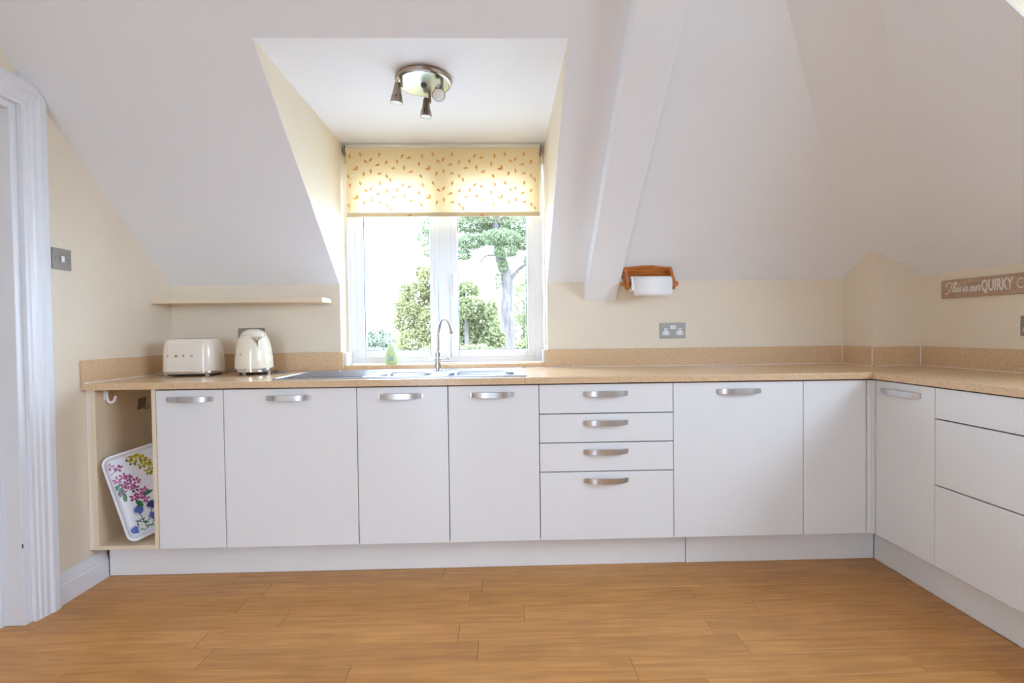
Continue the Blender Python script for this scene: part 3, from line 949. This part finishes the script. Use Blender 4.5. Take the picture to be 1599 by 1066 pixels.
# ------------------------------------------------------------------ SOCKETS AND SWITCH
def double_socket(cx, cz, y, label, rz=0, base=None):
    r = empty('wall_socket', (cx, y, cz) if base is None else base, rz, label, 'socket', None)
    MB().box(-.0735, .0735, -.006, 0, -.0435, .0435).build('face_plate', M['plate'], r, bevel=.0015)
    for s in (-1, 1):
        ins = MB().box(s * .040 - .020, s * .040 + .020, -.0085, -.005, -.026, -.006).box(s * .040 - .0095, s * .040 + .0095, -.0085, -.005, -.0059, .014).build('outlet', M['white_plastic'], r, bevel=.001)
        for a_, b_, e_, f_2 in ((-.002, .002, .000, .010), (-.015, -.009, -.0175, -.0135), (.009, .015, -.0175, -.0135)):
            MB().box(s * .040 + a_, s * .040 + b_, -.0092, -.0084, e_, f_2).build('pin_hole', M['slot'], ins)
        MB().box(s * .0083 - .0072, s * .0083 + .0072, -.011, -.005, .006, .030).build('rocker', M['white_plastic'], r, bevel=.0015)
        MB().lathe([(.001, 0), (.0035, 0), (.003, .0015), (.001, .0015)], 10, M=Matrix.Rotation(PI / 2, 3, 'X'), c=(s * .0605, -.006, 0)).build('screw', M['plate'], r)
    return r


double_socket(2.514, 1.1013, YB, 'brushed steel double socket on the back wall, below the paper towel holder')
double_socket(.1335, 1.1000, YB, 'brushed steel double socket on the back wall, mostly hidden by the kettle')
double_socket(0, 0, 0, 'brushed steel double socket on the right wall, cut by the picture edge', -PI / 2, (XW, -.213, 1.103))
# light switch on left wall
sw = empty('light_switch', (XL, -.0945, 1.431), PI / 2, 'brushed steel single light switch on the left wall beside the doorway', 'switch')
MB().box(-.0435, .0435, -.006, 0, -.0435, .0435).build('face_plate', M['plate'], sw, bevel=.0015)
MB().box(-.0075, .0075, -.011, -.005, -.0125, .0125).build('rocker', M['white_plastic'], sw, bevel=.002)
for s in (-1, 1):
    MB().lathe([(.001, 0), (.0035, 0), (.003, .0015), (.001, .0015)], 10, M=Matrix.Rotation(PI / 2, 3, 'X'), c=(s * .030, -.006, 0)).build('screw', M['plate'], sw)

# hooks inside the cubby
hk = empty('adhesive_hook', (CI0, .060, .8400), 0, 'white adhesive hook on the left side inside the cubby', 'hook')
MB().box(0, .004, -.014, .014, -.02, .030).build('backing', M['white_plastic'], hk, bevel=.002)
MB().sweep(smooth_path([(.004, 0, .018), (.006, 0, -.012), (.012, 0, -.030), (.026, 0, -.033), (.038, 0, -.022), (.043, 0, -.004)]), [.006] * 26 + [.005] * 5, 10).build('prong', M['white_plastic'], hk, smooth=True)
hk2 = empty('metal_hook', (CI0 + .0008, .272, .772), 0, 'small square steel hook deeper inside the cubby, behind the white hook', 'hook')
MB().prism([(0, -.030, -.030), (0, .020, -.024), (0, .030, .030), (0, -.022, .024)], (.003, 0, 0)).build('backing', M['plate'], hk2)
MB().sweep(smooth_path([(.004, .004, -.020), (.012, .004, -.026), (.028, .004, -.024), (.036, .002, -.008)]), .004, 8).build('prong', M['plate'], hk2, smooth=True)

# ------------------------------------------------------------------ TRAY IN THE CUBBY
tr = empty('flowered_tray', (0, 0, 0), 0, 'white melamine tray printed with pink, yellow and blue flowers, leaning in the cubby', 'tray')
lv = Vector((-.115, .0, .36)).normalized()
wv = Vector((.52, .85, 0)); wv = (wv - lv * wv.dot(lv)).normalized()
nv = wv.cross(lv) * -1
if nv.x < 0: nv = -nv
O0 = Vector((-.140, .008, .186))
TLn, TWd = .385, .245


def tpt(u_, v_, h_=0): return O0 + wv * (u_ * TWd) + lv * (v_ * TLn) + nv * h_


def tring(inset, h_, r, n=7):
    return [tpt(px / TWd, py / TLn, h_) for px, py, _ in rrect(inset, TWd - inset, inset, TLn - inset, r, 0, n)]


mb = MB()
mb.rings([tring(.02, -.002, .026), tring(.012, -.001, .028), tring(0, .016, .034), tring(-.006, .018, .038), tring(-.006, .0205, .038), tring(.002, .0195, .034), tring(.014, .003, .028), tring(.022, .001, .026)])
mb.build('tray_body', M['tray'], tr, smooth=True)
# printed flowers: flat petals lying on the tray
PR = {'pink': (.50, .10, .26), 'deep_pink': (.34, .05, .18), 'green': (.03, .20, .06), 'olive': (.16, .20, .04), 'yellow': (.58, .46, .03), 'blue': (.10, .15, .50), 'navy': (.05, .06, .22), 'plum': (.20, .08, .20)}
PM = {k: mat('print_' + k, v, .3, noise=.15, nscale=200) for k, v in PR.items()}
acc = {k: MB() for k in PR}


def blot(k, u_, v_, r, n=7, ang=0, el=1.0):
    if not (.04 < u_ < .97 and .03 < v_ < .97): return
    c0 = tpt(u_, v_, .0016)
    pts = []
    for i in range(n):
        a = 2 * PI * i / n
        rr = r * (1 + .25 * random.uniform(-1, 1))
        lx, ly = rr * math.cos(a), rr * el * math.sin(a)
        x2, y2 = lx * math.cos(ang) - ly * math.sin(ang), lx * math.sin(ang) + ly * math.cos(ang)
        pts.append(c0 + wv * x2 + lv * y2 + nv * random.uniform(0, .0003))
    acc[k].poly(pts)


def stem(k, u0, v0, u1, v1, w_=.0014):
    a, b = tpt(u0, v0, .0014), tpt(u1, v1, .0014)
    t_ = (b - a).normalized(); s_2 = t_.cross(nv) * w_
    acc[k].poly([a - s_2, b - s_2, b + s_2, a + s_2])


def flower(k, u_, v_, r, petals=5):
    for i in range(petals):
        a = 2 * PI * i / petals + random.uniform(-.3, .3)
        blot(k, u_ + r * .7 * math.cos(a) / TWd, v_ + r * .7 * math.sin(a) / TLn, r * .55, 6, a, .6)


for (u_, v_) in ((.10, .90), (.22, .85), (.15, .72), (.25, .74), (.32, .70), (.22, .64), (.30, .62), (.16, .56), (.36, .56), (.40, .46), (.48, .50), (.46, .40), (.30, .46), (.42, .64)):
    flower('pink' if random.random() < .7 else 'deep_pink', u_, v_, .016)
stem('plum', .08, .8, .22, .85); stem('plum', .12, .7, .5, .48); stem('green', .25, .6, .45, .42)
for (u_, v_, a) in ((.10, .64, .5), (.14, .58, 1.2), (.17, .50, 1.6), (.34, .38, 1.9), (.52, .46, .1)):
    blot('green', u_, v_, .021, 8, a, .5)
for (u_, v_) in ((.42, .93), (.50, .95), (.56, .90), (.63, .87), (.58, .80), (.68, .82), (.72, .75), (.66, .70), (.80, .66), (.82, .74), (.46, .87)):
    flower('yellow', u_, v_, .017); blot('olive', u_ + .03, v_ - .03, .009, 6, 1, .5); blot('navy', u_ - .04, v_ - .02, .005, 5)
for (u_, v_, k) in ((.30, .31, 'blue'), (.52, .31, 'navy'), (.50, .18, 'blue'), (.14, .10, 'blue')):
    for i in range(22):
        a = 2 * PI * i / 22
        stem(k, u_, v_, u_ + .024 * math.cos(a) / TWd, v_ + .024 * math.sin(a) / TLn, .0009)
    blot(k, u_, v_, .017, 12)
for p in ((.30, .28, .34, .06), (.50, .15, .38, .04), (.42, .2, .48, .14), (.34, .14, .2, .2), (.36, .1, .55, .05), (.28, .05, .6, .04), (.52, .28, .37, .12)): stem('green', *p, .0016)
for i in range(26):
    blot('green', random.uniform(.18, .65), random.uniform(.03, .2), random.uniform(.004, .009), 6, random.uniform(0, 3), .35)
for k, b in acc.items():
    o = b.build('flower_print', PM[k], tr, recalc=False)
    o['label'] = k.replace('_', ' ') + ' flower print'; o['kind'] = 'stuff'

# ------------------------------------------------------------------ PAPER TOWEL HOLDER
th = empty('towel_holder', (0, 0, 0), 0, 'orange varnished pine paper towel holder fixed to slope beside the boxed rafter', 'towel holder')
HX0, HX1 = 2.214, 2.482
zA = lambda y: KB - SL * y
nA = Vector((0, SL, 1)).normalized()
pA = Vector((0, -1, SL)).normalized()   # up the slope


def hpt(x, s, d): return Vector((x, .548, zA(.548))) + pA * s - nA * d


mb = MB()
mb.prism([hpt(HX0, 0, .001), hpt(HX1, 0, .001), hpt(HX1, .070, .001), hpt((HX0 + HX1) / 2 + .03, .083, .001), hpt((HX0 + HX1) / 2 - .03, .083, .001), hpt(HX0, .070, .001)], -nA * .016)
mb.build('back_plate', M['pine'], th, bevel=.003)
RC = Vector((0, .452, 1.357))
for xx in (HX0 - .001, HX1 - .017):
    prof_ = []
    a0 = hpt(xx, .068, .016); a1 = hpt(xx, .008, .016)
    # arm outline in YZ: from the plate down to a rounded end around the roller
    pts = [a0]
    c0 = Vector((xx, RC.y, RC.z - .004))
    up1 = (a0 - c0)
    for k in range(11):
        a = math.radians(150 + k * 21)
        pts.append(c0 + Vector((0, math.cos(a), math.sin(a))) * .027)
    pts.append(a1)
    MB().prism(pts, (.018, 0, 0)).build('arm', M['pine'], th, bevel=.003)
dw = MB().sweep([(HX0 - .022, RC.y, RC.z), (HX1 + .004, RC.y, RC.z)], .010, 14).build('roller', M['pine'], th, smooth=True)
for xx, s in ((HX0 - .016, -1), (HX1 + .010, 1)):
    MB().sweep([(xx - .009, RC.y, RC.z), (xx - .005, RC.y, RC.z), (xx + .005, RC.y, RC.z), (xx + .009, RC.y, RC.z)], [.009, .013, .013, .009], 14).build('knob', M['pine'], dw, smooth=True)
roll = empty('paper_towel', (0, 0, 0), 0, 'white roll of kitchen paper with a loose sheet hanging on the pine holder', 'paper towel')
PX0, PX1 = 2.2385, 2.4575
rr = .040
mb = MB()
N = 40
Mx = Matrix.Rotation(PI / 2, 3, 'Y')
mb.lathe([(.020, 0), (rr, 0), (rr, PX1 - PX0), (.020, PX1 - PX0), (.020, 0)], N, (PX0, RC.y, RC.z), Mx, close=False)
mb.build('roll', M['paper'], roll, smooth=True, weld=.0001)
mb = MB()
sh = []
for k in range(9):
    a = math.radians(60 + 15 * k)
    sh.append((RC.y + math.cos(a) * (rr + .0015), RC.z + math.sin(a) * (rr + .0015)))
yb_ = sh[-1][0]
sh += [(yb_ - .001, RC.z - .02), (yb_ + .000, RC.z - .05), (yb_ + .001, RC.z - .0665)]
up_ = [(PX0 + .009, y, z) for y, z in sh]; lo_ = [(PX1 - .002, y, z) for y, z in sh]
for i in range(len(sh) - 1):
    mb.poly([up_[i], lo_[i], lo_[i + 1], up_[i + 1]])
o = mb.build('loose_sheet', M['paper'], roll, smooth=True, weld=.0001)
m_ = o.modifiers.new('thick', 'SOLIDIFY'); m_.thickness = .0006
mb = MB().prism([(PX0 - .0005, yb_ - .0012, RC.z - .036), (PX0 + .010, yb_ - .0012, RC.z - .036), (PX0 + .010, yb_ - .0012, RC.z + .01), (PX0 - .0005, yb_ - .0012, RC.z + .01)], (0, .0006, 0))
mb.build('torn_corner', M['paper'], roll)

# ------------------------------------------------------------------ SIGN
sg = empty('wooden_sign', (XW - .0005, .224, 1.290), math.radians(-90), 'limewashed wooden sign with white lettering on the right wall', 'sign')
sg.rotation_euler = (0, math.radians(0.6), -PI / 2)
SW, SH = .62, .0885
MB().box(0, SW, -.014, 0, -SH / 2, SH / 2).build('board', mat('limewashed_brown_board', (.50, .36, .25), .6, noise=.35, nscale=7, stretch=(1.2, 1, 14), col2=(.40, .24, .15)), sg, bevel=.0015)
wp = mat('white_sign_paint', (.80, .76, .70), .6, noise=.1, nscale=120)
me = text_mb('QUIRKY', .072, .0004, .0020)
bbx = [v.co.x for v in me.vertices]; wq = max(bbx) - min(bbx)
put_text('lettering', me, wp, sg, Matrix.Translation((.203, -.0146, -.0215)) @ RX90 @ Matrix.Diagonal((.139 / wq, 1.0, 1, 1)))
me = text_mb('CR', .066, .0004, -.0006)
put_text('lettering', me, wp, sg, Matrix.Translation((.354, -.0146, -.0215)) @ RX90 @ Matrix.Diagonal((.66, 1.0, 1, 1)))
# script "This is our" drawn as brush strokes
GL = {
    'T': [[(-.55, 1.15), (-.75, 1.6), (-.35, 2.05), (.2, 1.95), (.75, 1.85), (1.35, 2.15)], [(.62, 1.9), (.5, 1.1), (.3, .2), (-.05, -.35), (-.4, -.1)]],
    'h': [[(0, .1), (.35, 1.3), (.42, 1.95), (.25, 1.95), (.1, 1.2), (.02, 0)], [(.06, .4), (.3, .95), (.48, .8), (.45, .2), (.55, .02), (.75, .25)]],
    'i': [[(0, .3), (.18, .95), (.15, .2), (.28, .02), (.45, .25)], [(.2, 1.35), (.26, 1.45)]],
    's': [[(0, .25), (.3, 1.0), (.34, .75), (.45, .35), (.3, .02), (.1, .08)], [(.3, .02), (.5, .1), (.65, .3)]],
    'o': [[(.35, .95), (.1, .75), (.05, .3), (.28, .02), (.5, .3), (.48, .75), (.35, .95), (.5, .7), (.75, .8)]],
    'u': [[(0, .5), (.18, .95), (.12, .3), (.28, .02), (.5, .3), (.6, .95), (.58, .25), (.7, .02), (.85, .25)]],
    'r': [[(0, .4), (.2, 1.05), (.3, .85), (.5, .9), (.45, .4), (.52, .05), (.7, .2)]],
}
mb = MB()
adv = {'T': .95, 'h': .72, 'i': .42, 's': .6, 'o': .62, 'u': .8, 'r': .6, ' ': .35}
pen = 1.45
S0 = .024
tw_ = 8.4
sxw = .0248
nseg = 0
for ch in 'This is our':
    for st_ in GL.get(ch, []):
        path = smooth_path([((pen + x_ + .25 * y_) * sxw, -.0142, y_ * S0 - .018) for x_, y_ in st_], 5)
        for a, b in zip(path, path[1:]):
            nseg += 1; off_ = Vector((0, -.000004 * (nseg % 60), 0)); a = a + off_; b = b + off_
            t_ = (b - a)
            if t_.length < 1e-6: continue
            t_.normalize(); s_2 = Vector((-t_.z, 0, t_.x)) * (.0014 + .0009 * abs(t_.z)); e_ = t_ * .0006
            mb.prism([a - s_2 - e_, b - s_2 + e_, b + s_2 + e_, a + s_2 - e_], (0, -.0005, 0))
    pen += adv[ch]
mb.build('script_lettering', wp, sg)

# ------------------------------------------------------------------ BLIND
bl = empty('roller_blind', (0, 0, 0), 0, 'cream roller blind printed with small ochre leaves, half drawn over the window', 'blind')
BY = YG - .045
BX0_, BX1_ = .657, 1.764
ZTUBE, ZHEM, ZBOT = 2.163, 1.798, 1.774
MB().sweep([(BX0_ - .006, BY, ZTUBE), (BX1_ + .006, BY, ZTUBE)], .016, 20).build('roller_tube', mat('pale_blind_tube', (.82, .72, .58), .4, noise=.03), bl, smooth=True)
for s, xx in ((-1, BX0_ - .012), (1, BX1_ + .012)):
    MB().box(xx - .003, xx + .003, BY - .018, YG - .001, ZTUBE - .024, ZTUBE + .022).build('bracket', M['plate'], bl, bevel=.001)
    MB().sweep([(xx - .010 * -s - .0, BY - .004, ZTUBE + .008), (xx + .010 * s, BY - .004, ZTUBE + .008)], .008, 12).build('end_cap', M['steel'], bl, smooth=True)
fb = MB().box(BX0_, BX1_, BY - .0175, BY - .0168, ZHEM, ZTUBE + .002).build('fabric', M['blind'], bl)
hm = MB().box(BX0_ - .001, BX1_ + .001, BY - .020, BY - .014, ZBOT, ZHEM).build('hem_bar', M['blind_hem'], bl, bevel=.001)
MB().sweep([(BX1_ + .016, BY, ZTUBE), (BX1_ + .017, BY + .005, 1.5)], .0012, 5).build('pull_chain', M['white_plastic'], bl)
mb = MB()
random.seed(11)
base = [(.03, .03, 1.6), (.09, .02, 1.9), (.20, .02, 1.3), (.26, .0, 1.9), (.33, .03, 1.0), (.15, .05, .9), (.01, .075, 1.7), (.07, .095, 1.9), (.12, .06, 2.5), (.19, .08, .4), (.24, .065, 1.2), (.30, .06, 1.7), (.37, .04, .3),
        (.06, .105, .05), (.15, .115, 1.6), (.20, .13, .3), (.28, .1, .1), (.34, .095, 1.6), (.11, .13, 1.3), (.24, .145, 2.0), (.02, .145, 2.2), (.38, .12, .4)]
TWL, TH_ = .415, .165
ring = [(-1, 0), (-.55, .44), (0, .58), (.55, .42), (1, 0), (.5, -.46), (-.05, -.58), (-.6, -.4)]
for ix in range(4):
    for iz in range(3):
        for (px, pz, an) in base:
            xx = BX0_ + ix * TWL + px + (iz % 2) * .0 - .01; zz = ZTUBE - .012 - iz * TH_ - pz
            if not (BX0_ + .008 < xx < BX1_ - .008 and ZBOT + .004 < zz < ZTUBE - .012): continue
            yy = BY - (.0182 if zz > ZHEM + .008 else .0205)
            if ZHEM - .008 < zz <= ZHEM + .008: continue
            s1, wd = .0115, .42
            ca, sa = math.cos(an), math.sin(an)
            def tp_(a_, b_): return (xx + (a_ * ca - b_ * sa) * s1, yy, zz + (a_ * sa + b_ * ca) * s1)
            for i in range(8):
                a_, b_ = ring[i], ring[(i + 1) % 8]
                mb.poly([tp_(*a_), tp_(*b_), tp_(b_[0] * (1 - wd), b_[1] * (1 - wd * 1.5)), tp_(a_[0] * (1 - wd), a_[1] * (1 - wd * 1.5))])
            mb.poly([tp_(-1.7, -.1), tp_(.4, -.05), tp_(.4, .05), tp_(-1.7, .1)])
lp = mb.build('leaf_print', M['leaf_print'], bl, recalc=False)
lp['kind'] = 'stuff'

# ------------------------------------------------------------------ CEILING SPOTLIGHT
sl = empty('ceiling_spotlight', (1.212, -.055, ZD), 0, 'round pewter ceiling light with three small spot heads', 'ceiling light')
MB().lathe([(.001, -.0005), (.108, -.0005), (.118, -.004), (.121, -.012), (.116, -.021), (.108, -.024), (.106, -.0225), (.001, -.0225)], 56).build('rose', M['bronze'], sl, smooth=True)
dm = mat('brushed_pale_nickel_disc', (.50, .53, .42), .25, 1, noise=.12, nscale=6)
MB().lathe([(.001, -.0215), (.106, -.0215), (.106, -.0245), (.001, -.0265)], 48).build('disc', dm, sl, smooth=True)
MB().lathe([(.001, -.034), (.011, -.034), (.013, -.026), (.001, -.024)], 20).build('centre_nut', M['black'], sl, smooth=True)


def spot_head(px, py, direction, side):
    a = empty('spot_head', (0, 0, 0)); a.parent = sl
    return a


heads = [((-.088, -.045), Vector((-.10, .16, -1)), -1), ((.012, .090), Vector((-.04, .10, -1)), 1), ((.082, -.030), Vector((.12, -.80, -1)), 1)]
for (hx, hy), dvec, sd in heads:
    d_ = dvec.normalized()
    arm = MB().sweep([(hx, hy, -.022), (hx, hy, -.062)], .0065, 12).build('arm', M['bronze'], sl, smooth=True)
    top = Vector((hx - .016 * (1 if sd < 0 else 1), hy, -.052))
    q = d_.to_track_quat('Z', 'Y').to_matrix()
    hd = MB().lathe([(.001, -.012), (.0105, -.012), (.013, -.008), (.0155, .01), (.0225, .050), (.0275, .064), (.028, .068), (.0255, .0685)], 24, top, q, close=False).build('spot_head', M['bronze'], sl, smooth=True)
    MB().lathe([(.001, .064), (.024, .064), (.0262, .0675), (.018, .071), (.001, .0725)], 24, top, q).build('lamp_glass', M['led'], hd, smooth=True)
    MB().sweep([Vector((hx, hy, -.056)), top + d_ * .006], .005, 8).build('joint', M['bronze'], hd, smooth=True)
    sb = MB()
    for k in range(6):
        for j in range(3):
            an = 2 * PI * k / 6
            rr_ = .0212 + j * .0011
            cpt = top + q @ Vector((rr_ * math.cos(an), rr_ * math.sin(an), .040 + j * .0062))
            tx_ = q @ Vector((-math.sin(an), math.cos(an), 0)); tz_ = q @ Vector((0, 0, 1)); tn_ = q @ Vector((math.cos(an), math.sin(an), 0))
            sb.prism([cpt - tx_ * .004 - tz_ * .0012 - tn_ * .001, cpt + tx_ * .004 - tz_ * .0012 - tn_ * .001, cpt + tx_ * .004 + tz_ * .0012 - tn_ * .001, cpt - tx_ * .004 + tz_ * .0012 - tn_ * .001], tn_ * .0016)
    sb.build('vent_slots', M['slot'], hd)['kind'] = 'stuff'

# ------------------------------------------------------------------ OUTSIDE
GZ = -3.2
structure(MB().box(-150, 150, -150, 150, GZ - .1, GZ).build('ground', mat('pale_bounce_ground', (.36, .35, .33), .9, noise=.1, nscale=3)), 'unseen ground below the window, made pale to bounce daylight indoors')  # pale tone of the unseen ground is set to bounce light into the dormer
rng = np.random.default_rng(5)


def leaves_mesh(blobs, size, aspect=.55):
    V = []; Fc = []
    for (cx, cy, cz, rx, ry, rz, n_) in blobs:
        d = rng.normal(size=(n_, 3)); d /= np.linalg.norm(d, axis=1)[:, None]
        rad = rng.uniform(.35, 1.0, n_) ** .5
        c = np.array((cx, cy, cz)) + d * rad[:, None] * np.array((rx, ry, rz))
        a = rng.normal(size=(n_, 3)); a /= np.linalg.norm(a, axis=1)[:, None]
        b = np.cross(a, rng.normal(size=(n_, 3))); b /= np.linalg.norm(b, axis=1)[:, None]
        s = size * rng.uniform(.6, 1.3, n_)[:, None]
        k0 = len(V)
        q = np.stack([c - a * s, c - b * s * aspect, c + a * s, c + b * s * aspect], 1).reshape(-1, 3)
        V.extend(q.tolist())
        Fc.extend([(k0 + 4 * i, k0 + 4 * i + 1, k0 + 4 * i + 2, k0 + 4 * i + 3) for i in range(n_)])
    me = bpy.data.meshes.new('foliage'); me.from_pydata(V, [], Fc); me.update()
    return me


def foliage(parent, blobs, size, m, aspect=.55):
    me = leaves_mesh(blobs, size, aspect); me.materials.append(m)
    o = bpy.data.objects.new('foliage', me); COL.objects.link(o); o.parent = parent; o['kind'] = 'stuff'
    return o


bark = mat('pine_bark', (.10, .082, .072), .9, noise=.5, nscale=3, stretch=(5, 5, 1), col2=(.05, .04, .035))
M_pine = translucent_mat('pine_needles', (.1, .2, .1), (.1, .2, .1), .35, island=[(.085, .115, .08), (.11, .145, .095), (.14, .17, .11)])
M_birch = translucent_mat('birch_leaves', (.1, .2, .1), (.1, .2, .1), .4, island=[(.11, .12, .07), (.14, .15, .085), (.17, .17, .10)])
M_shrub = translucent_mat('shrub_leaves', (.1, .2, .1), (.1, .2, .1), .4, island=[(.10, .125, .075), (.13, .15, .09), (.155, .17, .105)])
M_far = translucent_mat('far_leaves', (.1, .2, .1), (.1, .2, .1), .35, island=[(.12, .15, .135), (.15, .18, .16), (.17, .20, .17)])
CXc, CYc, CZc = 1.5294, -2.1555, 1.103


def at(px, py, Y):
    u_, v_ = (px - 799.5) / F_PX, (py - 533) / F_PX
    u_, v_ = c_ * u_ + s_ * v_, -s_ * u_ + c_ * v_
    d = right * u_ + fwd - up * v_
    t_ = (Y - CYc) / d.y
    return Vector((CXc + d.x * t_, Y, CZc + d.z * t_))


def blob(px, py, Y, rpx, rpy, n_, depth=1.0):
    p = at(px, py, Y); k = (Y - CYc) / F_PX
    return (p.x, p.y, p.z, rpx * k, max(rpx, rpy) * k * depth, rpy * k, int(n_ * 1.8))


# pine
YT = 11.5
pine = empty('pine_tree', (at(797, 545, YT).x, YT, GZ), 0, 'tall pine with bare lower trunk seen through the right window pane', 'tree')
pw = pine.location
inv = lambda p: p - pw
kpx = (YT - CYc) / F_PX
tpts = [Vector((at(797, 545, YT).x + .1, YT, GZ))] + [at(a, b, YT) for a, b in ((795, 560), (793, 520), (791, 480), (793, 450), (790, 425), (782, 405), (779, 380), (774, 350), (770, 300), (772, 250))]
MB().sweep([inv(p) for p in tpts], [r_ * kpx for r_ in (12, 10.5, 10, 9.5, 9, 8.5, 9, 7.5, 5.5, 4, 2)], 12).build('trunk', bark, pine, smooth=True)
for path, r0 in (([(793, 445), (806, 425), (822, 412), (845, 400)], 4), ([(782, 402), (765, 398), (752, 406), (750, 425), (738, 428), (720, 425)], 1.6), ([(779, 378), (800, 365), (830, 372)], 3), ([(776, 365), (745, 372), (715, 380), (670, 372)], 2.2), ([(774, 350), (800, 330), (850, 315)], 2.5)):
    MB().sweep([inv(p) for p in smooth_path([at(a, b, YT) for a, b in path], 4)], [r0 * kpx * (1 - .6 * i / (4 * (len(path) - 1))) for i in range(4 * (len(path) - 1) + 1)], 7).build('branch', bark, pine, smooth=True)
bl_ = []
for (a, b, rx, ry, n_) in ((740, 350, 34, 16, 2200), (770, 340, 36, 18, 2200), (810, 352, 30, 17, 1800), (735, 378, 26, 12, 1300), (782, 372, 34, 14, 1800), (822, 380, 22, 12, 900), (722, 398, 16, 9, 500), (790, 392, 22, 10, 800), (830, 405, 16, 9, 400), (662, 372, 12, 16, 420), (672, 352, 16, 14, 420), (668, 395, 8, 7, 160),
                           (745, 310, 50, 26, 2600), (810, 310, 44, 24, 2200), (690, 330, 26, 16, 900), (770, 270, 60, 30, 2600), (785, 415, 9, 12, 300), (778, 440, 6, 16, 200)):
    bl_.append(blob(a, b, YT + rng.uniform(-.5, .5), rx, ry, n_, .9))
f_ = foliage(pine, [(b[0] - pw.x, b[1] - pw.y, b[2] - pw.z) + b[3:] for b in bl_], .042, M_pine, .35)


def bush(name, label, Y, blobs, m, size, cat, trunk=None, fill=1.0):
    p0 = at(blobs[0][0], 540, Y)
    o = empty(name, (p0.x, Y, GZ), 0, label, cat)
    bs = []
    for (a, b, rx, ry, n_) in blobs:
        q = blob(a, b, Y + rng.uniform(-.6, .6), rx, ry, n_, .8)
        bs.append((q[0] - p0.x, q[1] - Y, q[2] - GZ) + q[3:])
    foliage(o, bs, size, m, .6)
    top = at(blobs[0][0], blobs[0][1], Y)
    MB().sweep([(0, 0, 0), ((top.x - p0.x) * .5, 0, (top.z - GZ) * .5), (top.x - p0.x, 0, top.z - GZ)], [.12, .08, .02], 7).build('trunk', bark, o, smooth=True)
    return o


bush('birch_tree', 'feathery yellow green birch seen through the left window pane', 8.8,
     [(655, 470, 26, 34, 1700), (668, 440, 16, 26, 700), (640, 500, 26, 30, 1400), (672, 510, 22, 34, 1300), (650, 535, 34, 22, 1400), (660, 425, 14, 12, 240), (632, 455, 10, 14, 200), (625, 475, 10, 16, 200), (690, 480, 22, 50, 1400)], M_birch, .034, 'tree')
bush('leafy_tree', 'leafy green tree left of the pine trunk', 6.8,
     [(728, 455, 22, 16, 700), (735, 480, 26, 18, 900), (752, 505, 30, 22, 1300), (728, 525, 26, 24, 1200), (768, 485, 10, 20, 360), (765, 530, 26, 22, 1000), (712, 500, 18, 40, 1000)], M_shrub, .038, 'tree')
bush('tall_shrub', 'tall pale green shrub right of the pine trunk', 15.5,
     [(818, 470, 20, 40, 1500), (812, 520, 26, 32, 1700), (835, 490, 22, 60, 1500), (808, 440, 12, 18, 300), (775, 530, 22, 26, 1000), (830, 425, 16, 20, 500)], M_shrub, .038, 'shrub')
bush('low_hedge', 'low dense hedge at the foot of the pine', 5.0,
     [(740, 552, 40, 14, 1300), (790, 556, 40, 12, 1300), (830, 545, 26, 18, 900), (690, 552, 40, 14, 1000)], M_shrub, .034, 'hedge')
bush('distant_trees', 'hazy distant trees low in the left window pane', 40.0,
     [(592, 530, 26, 17, 2600), (570, 542, 22, 14, 1800), (612, 535, 24, 14, 1800), (600, 552, 40, 14, 2200)], M_far, .16, 'trees')

bpy.context.view_layer.update()
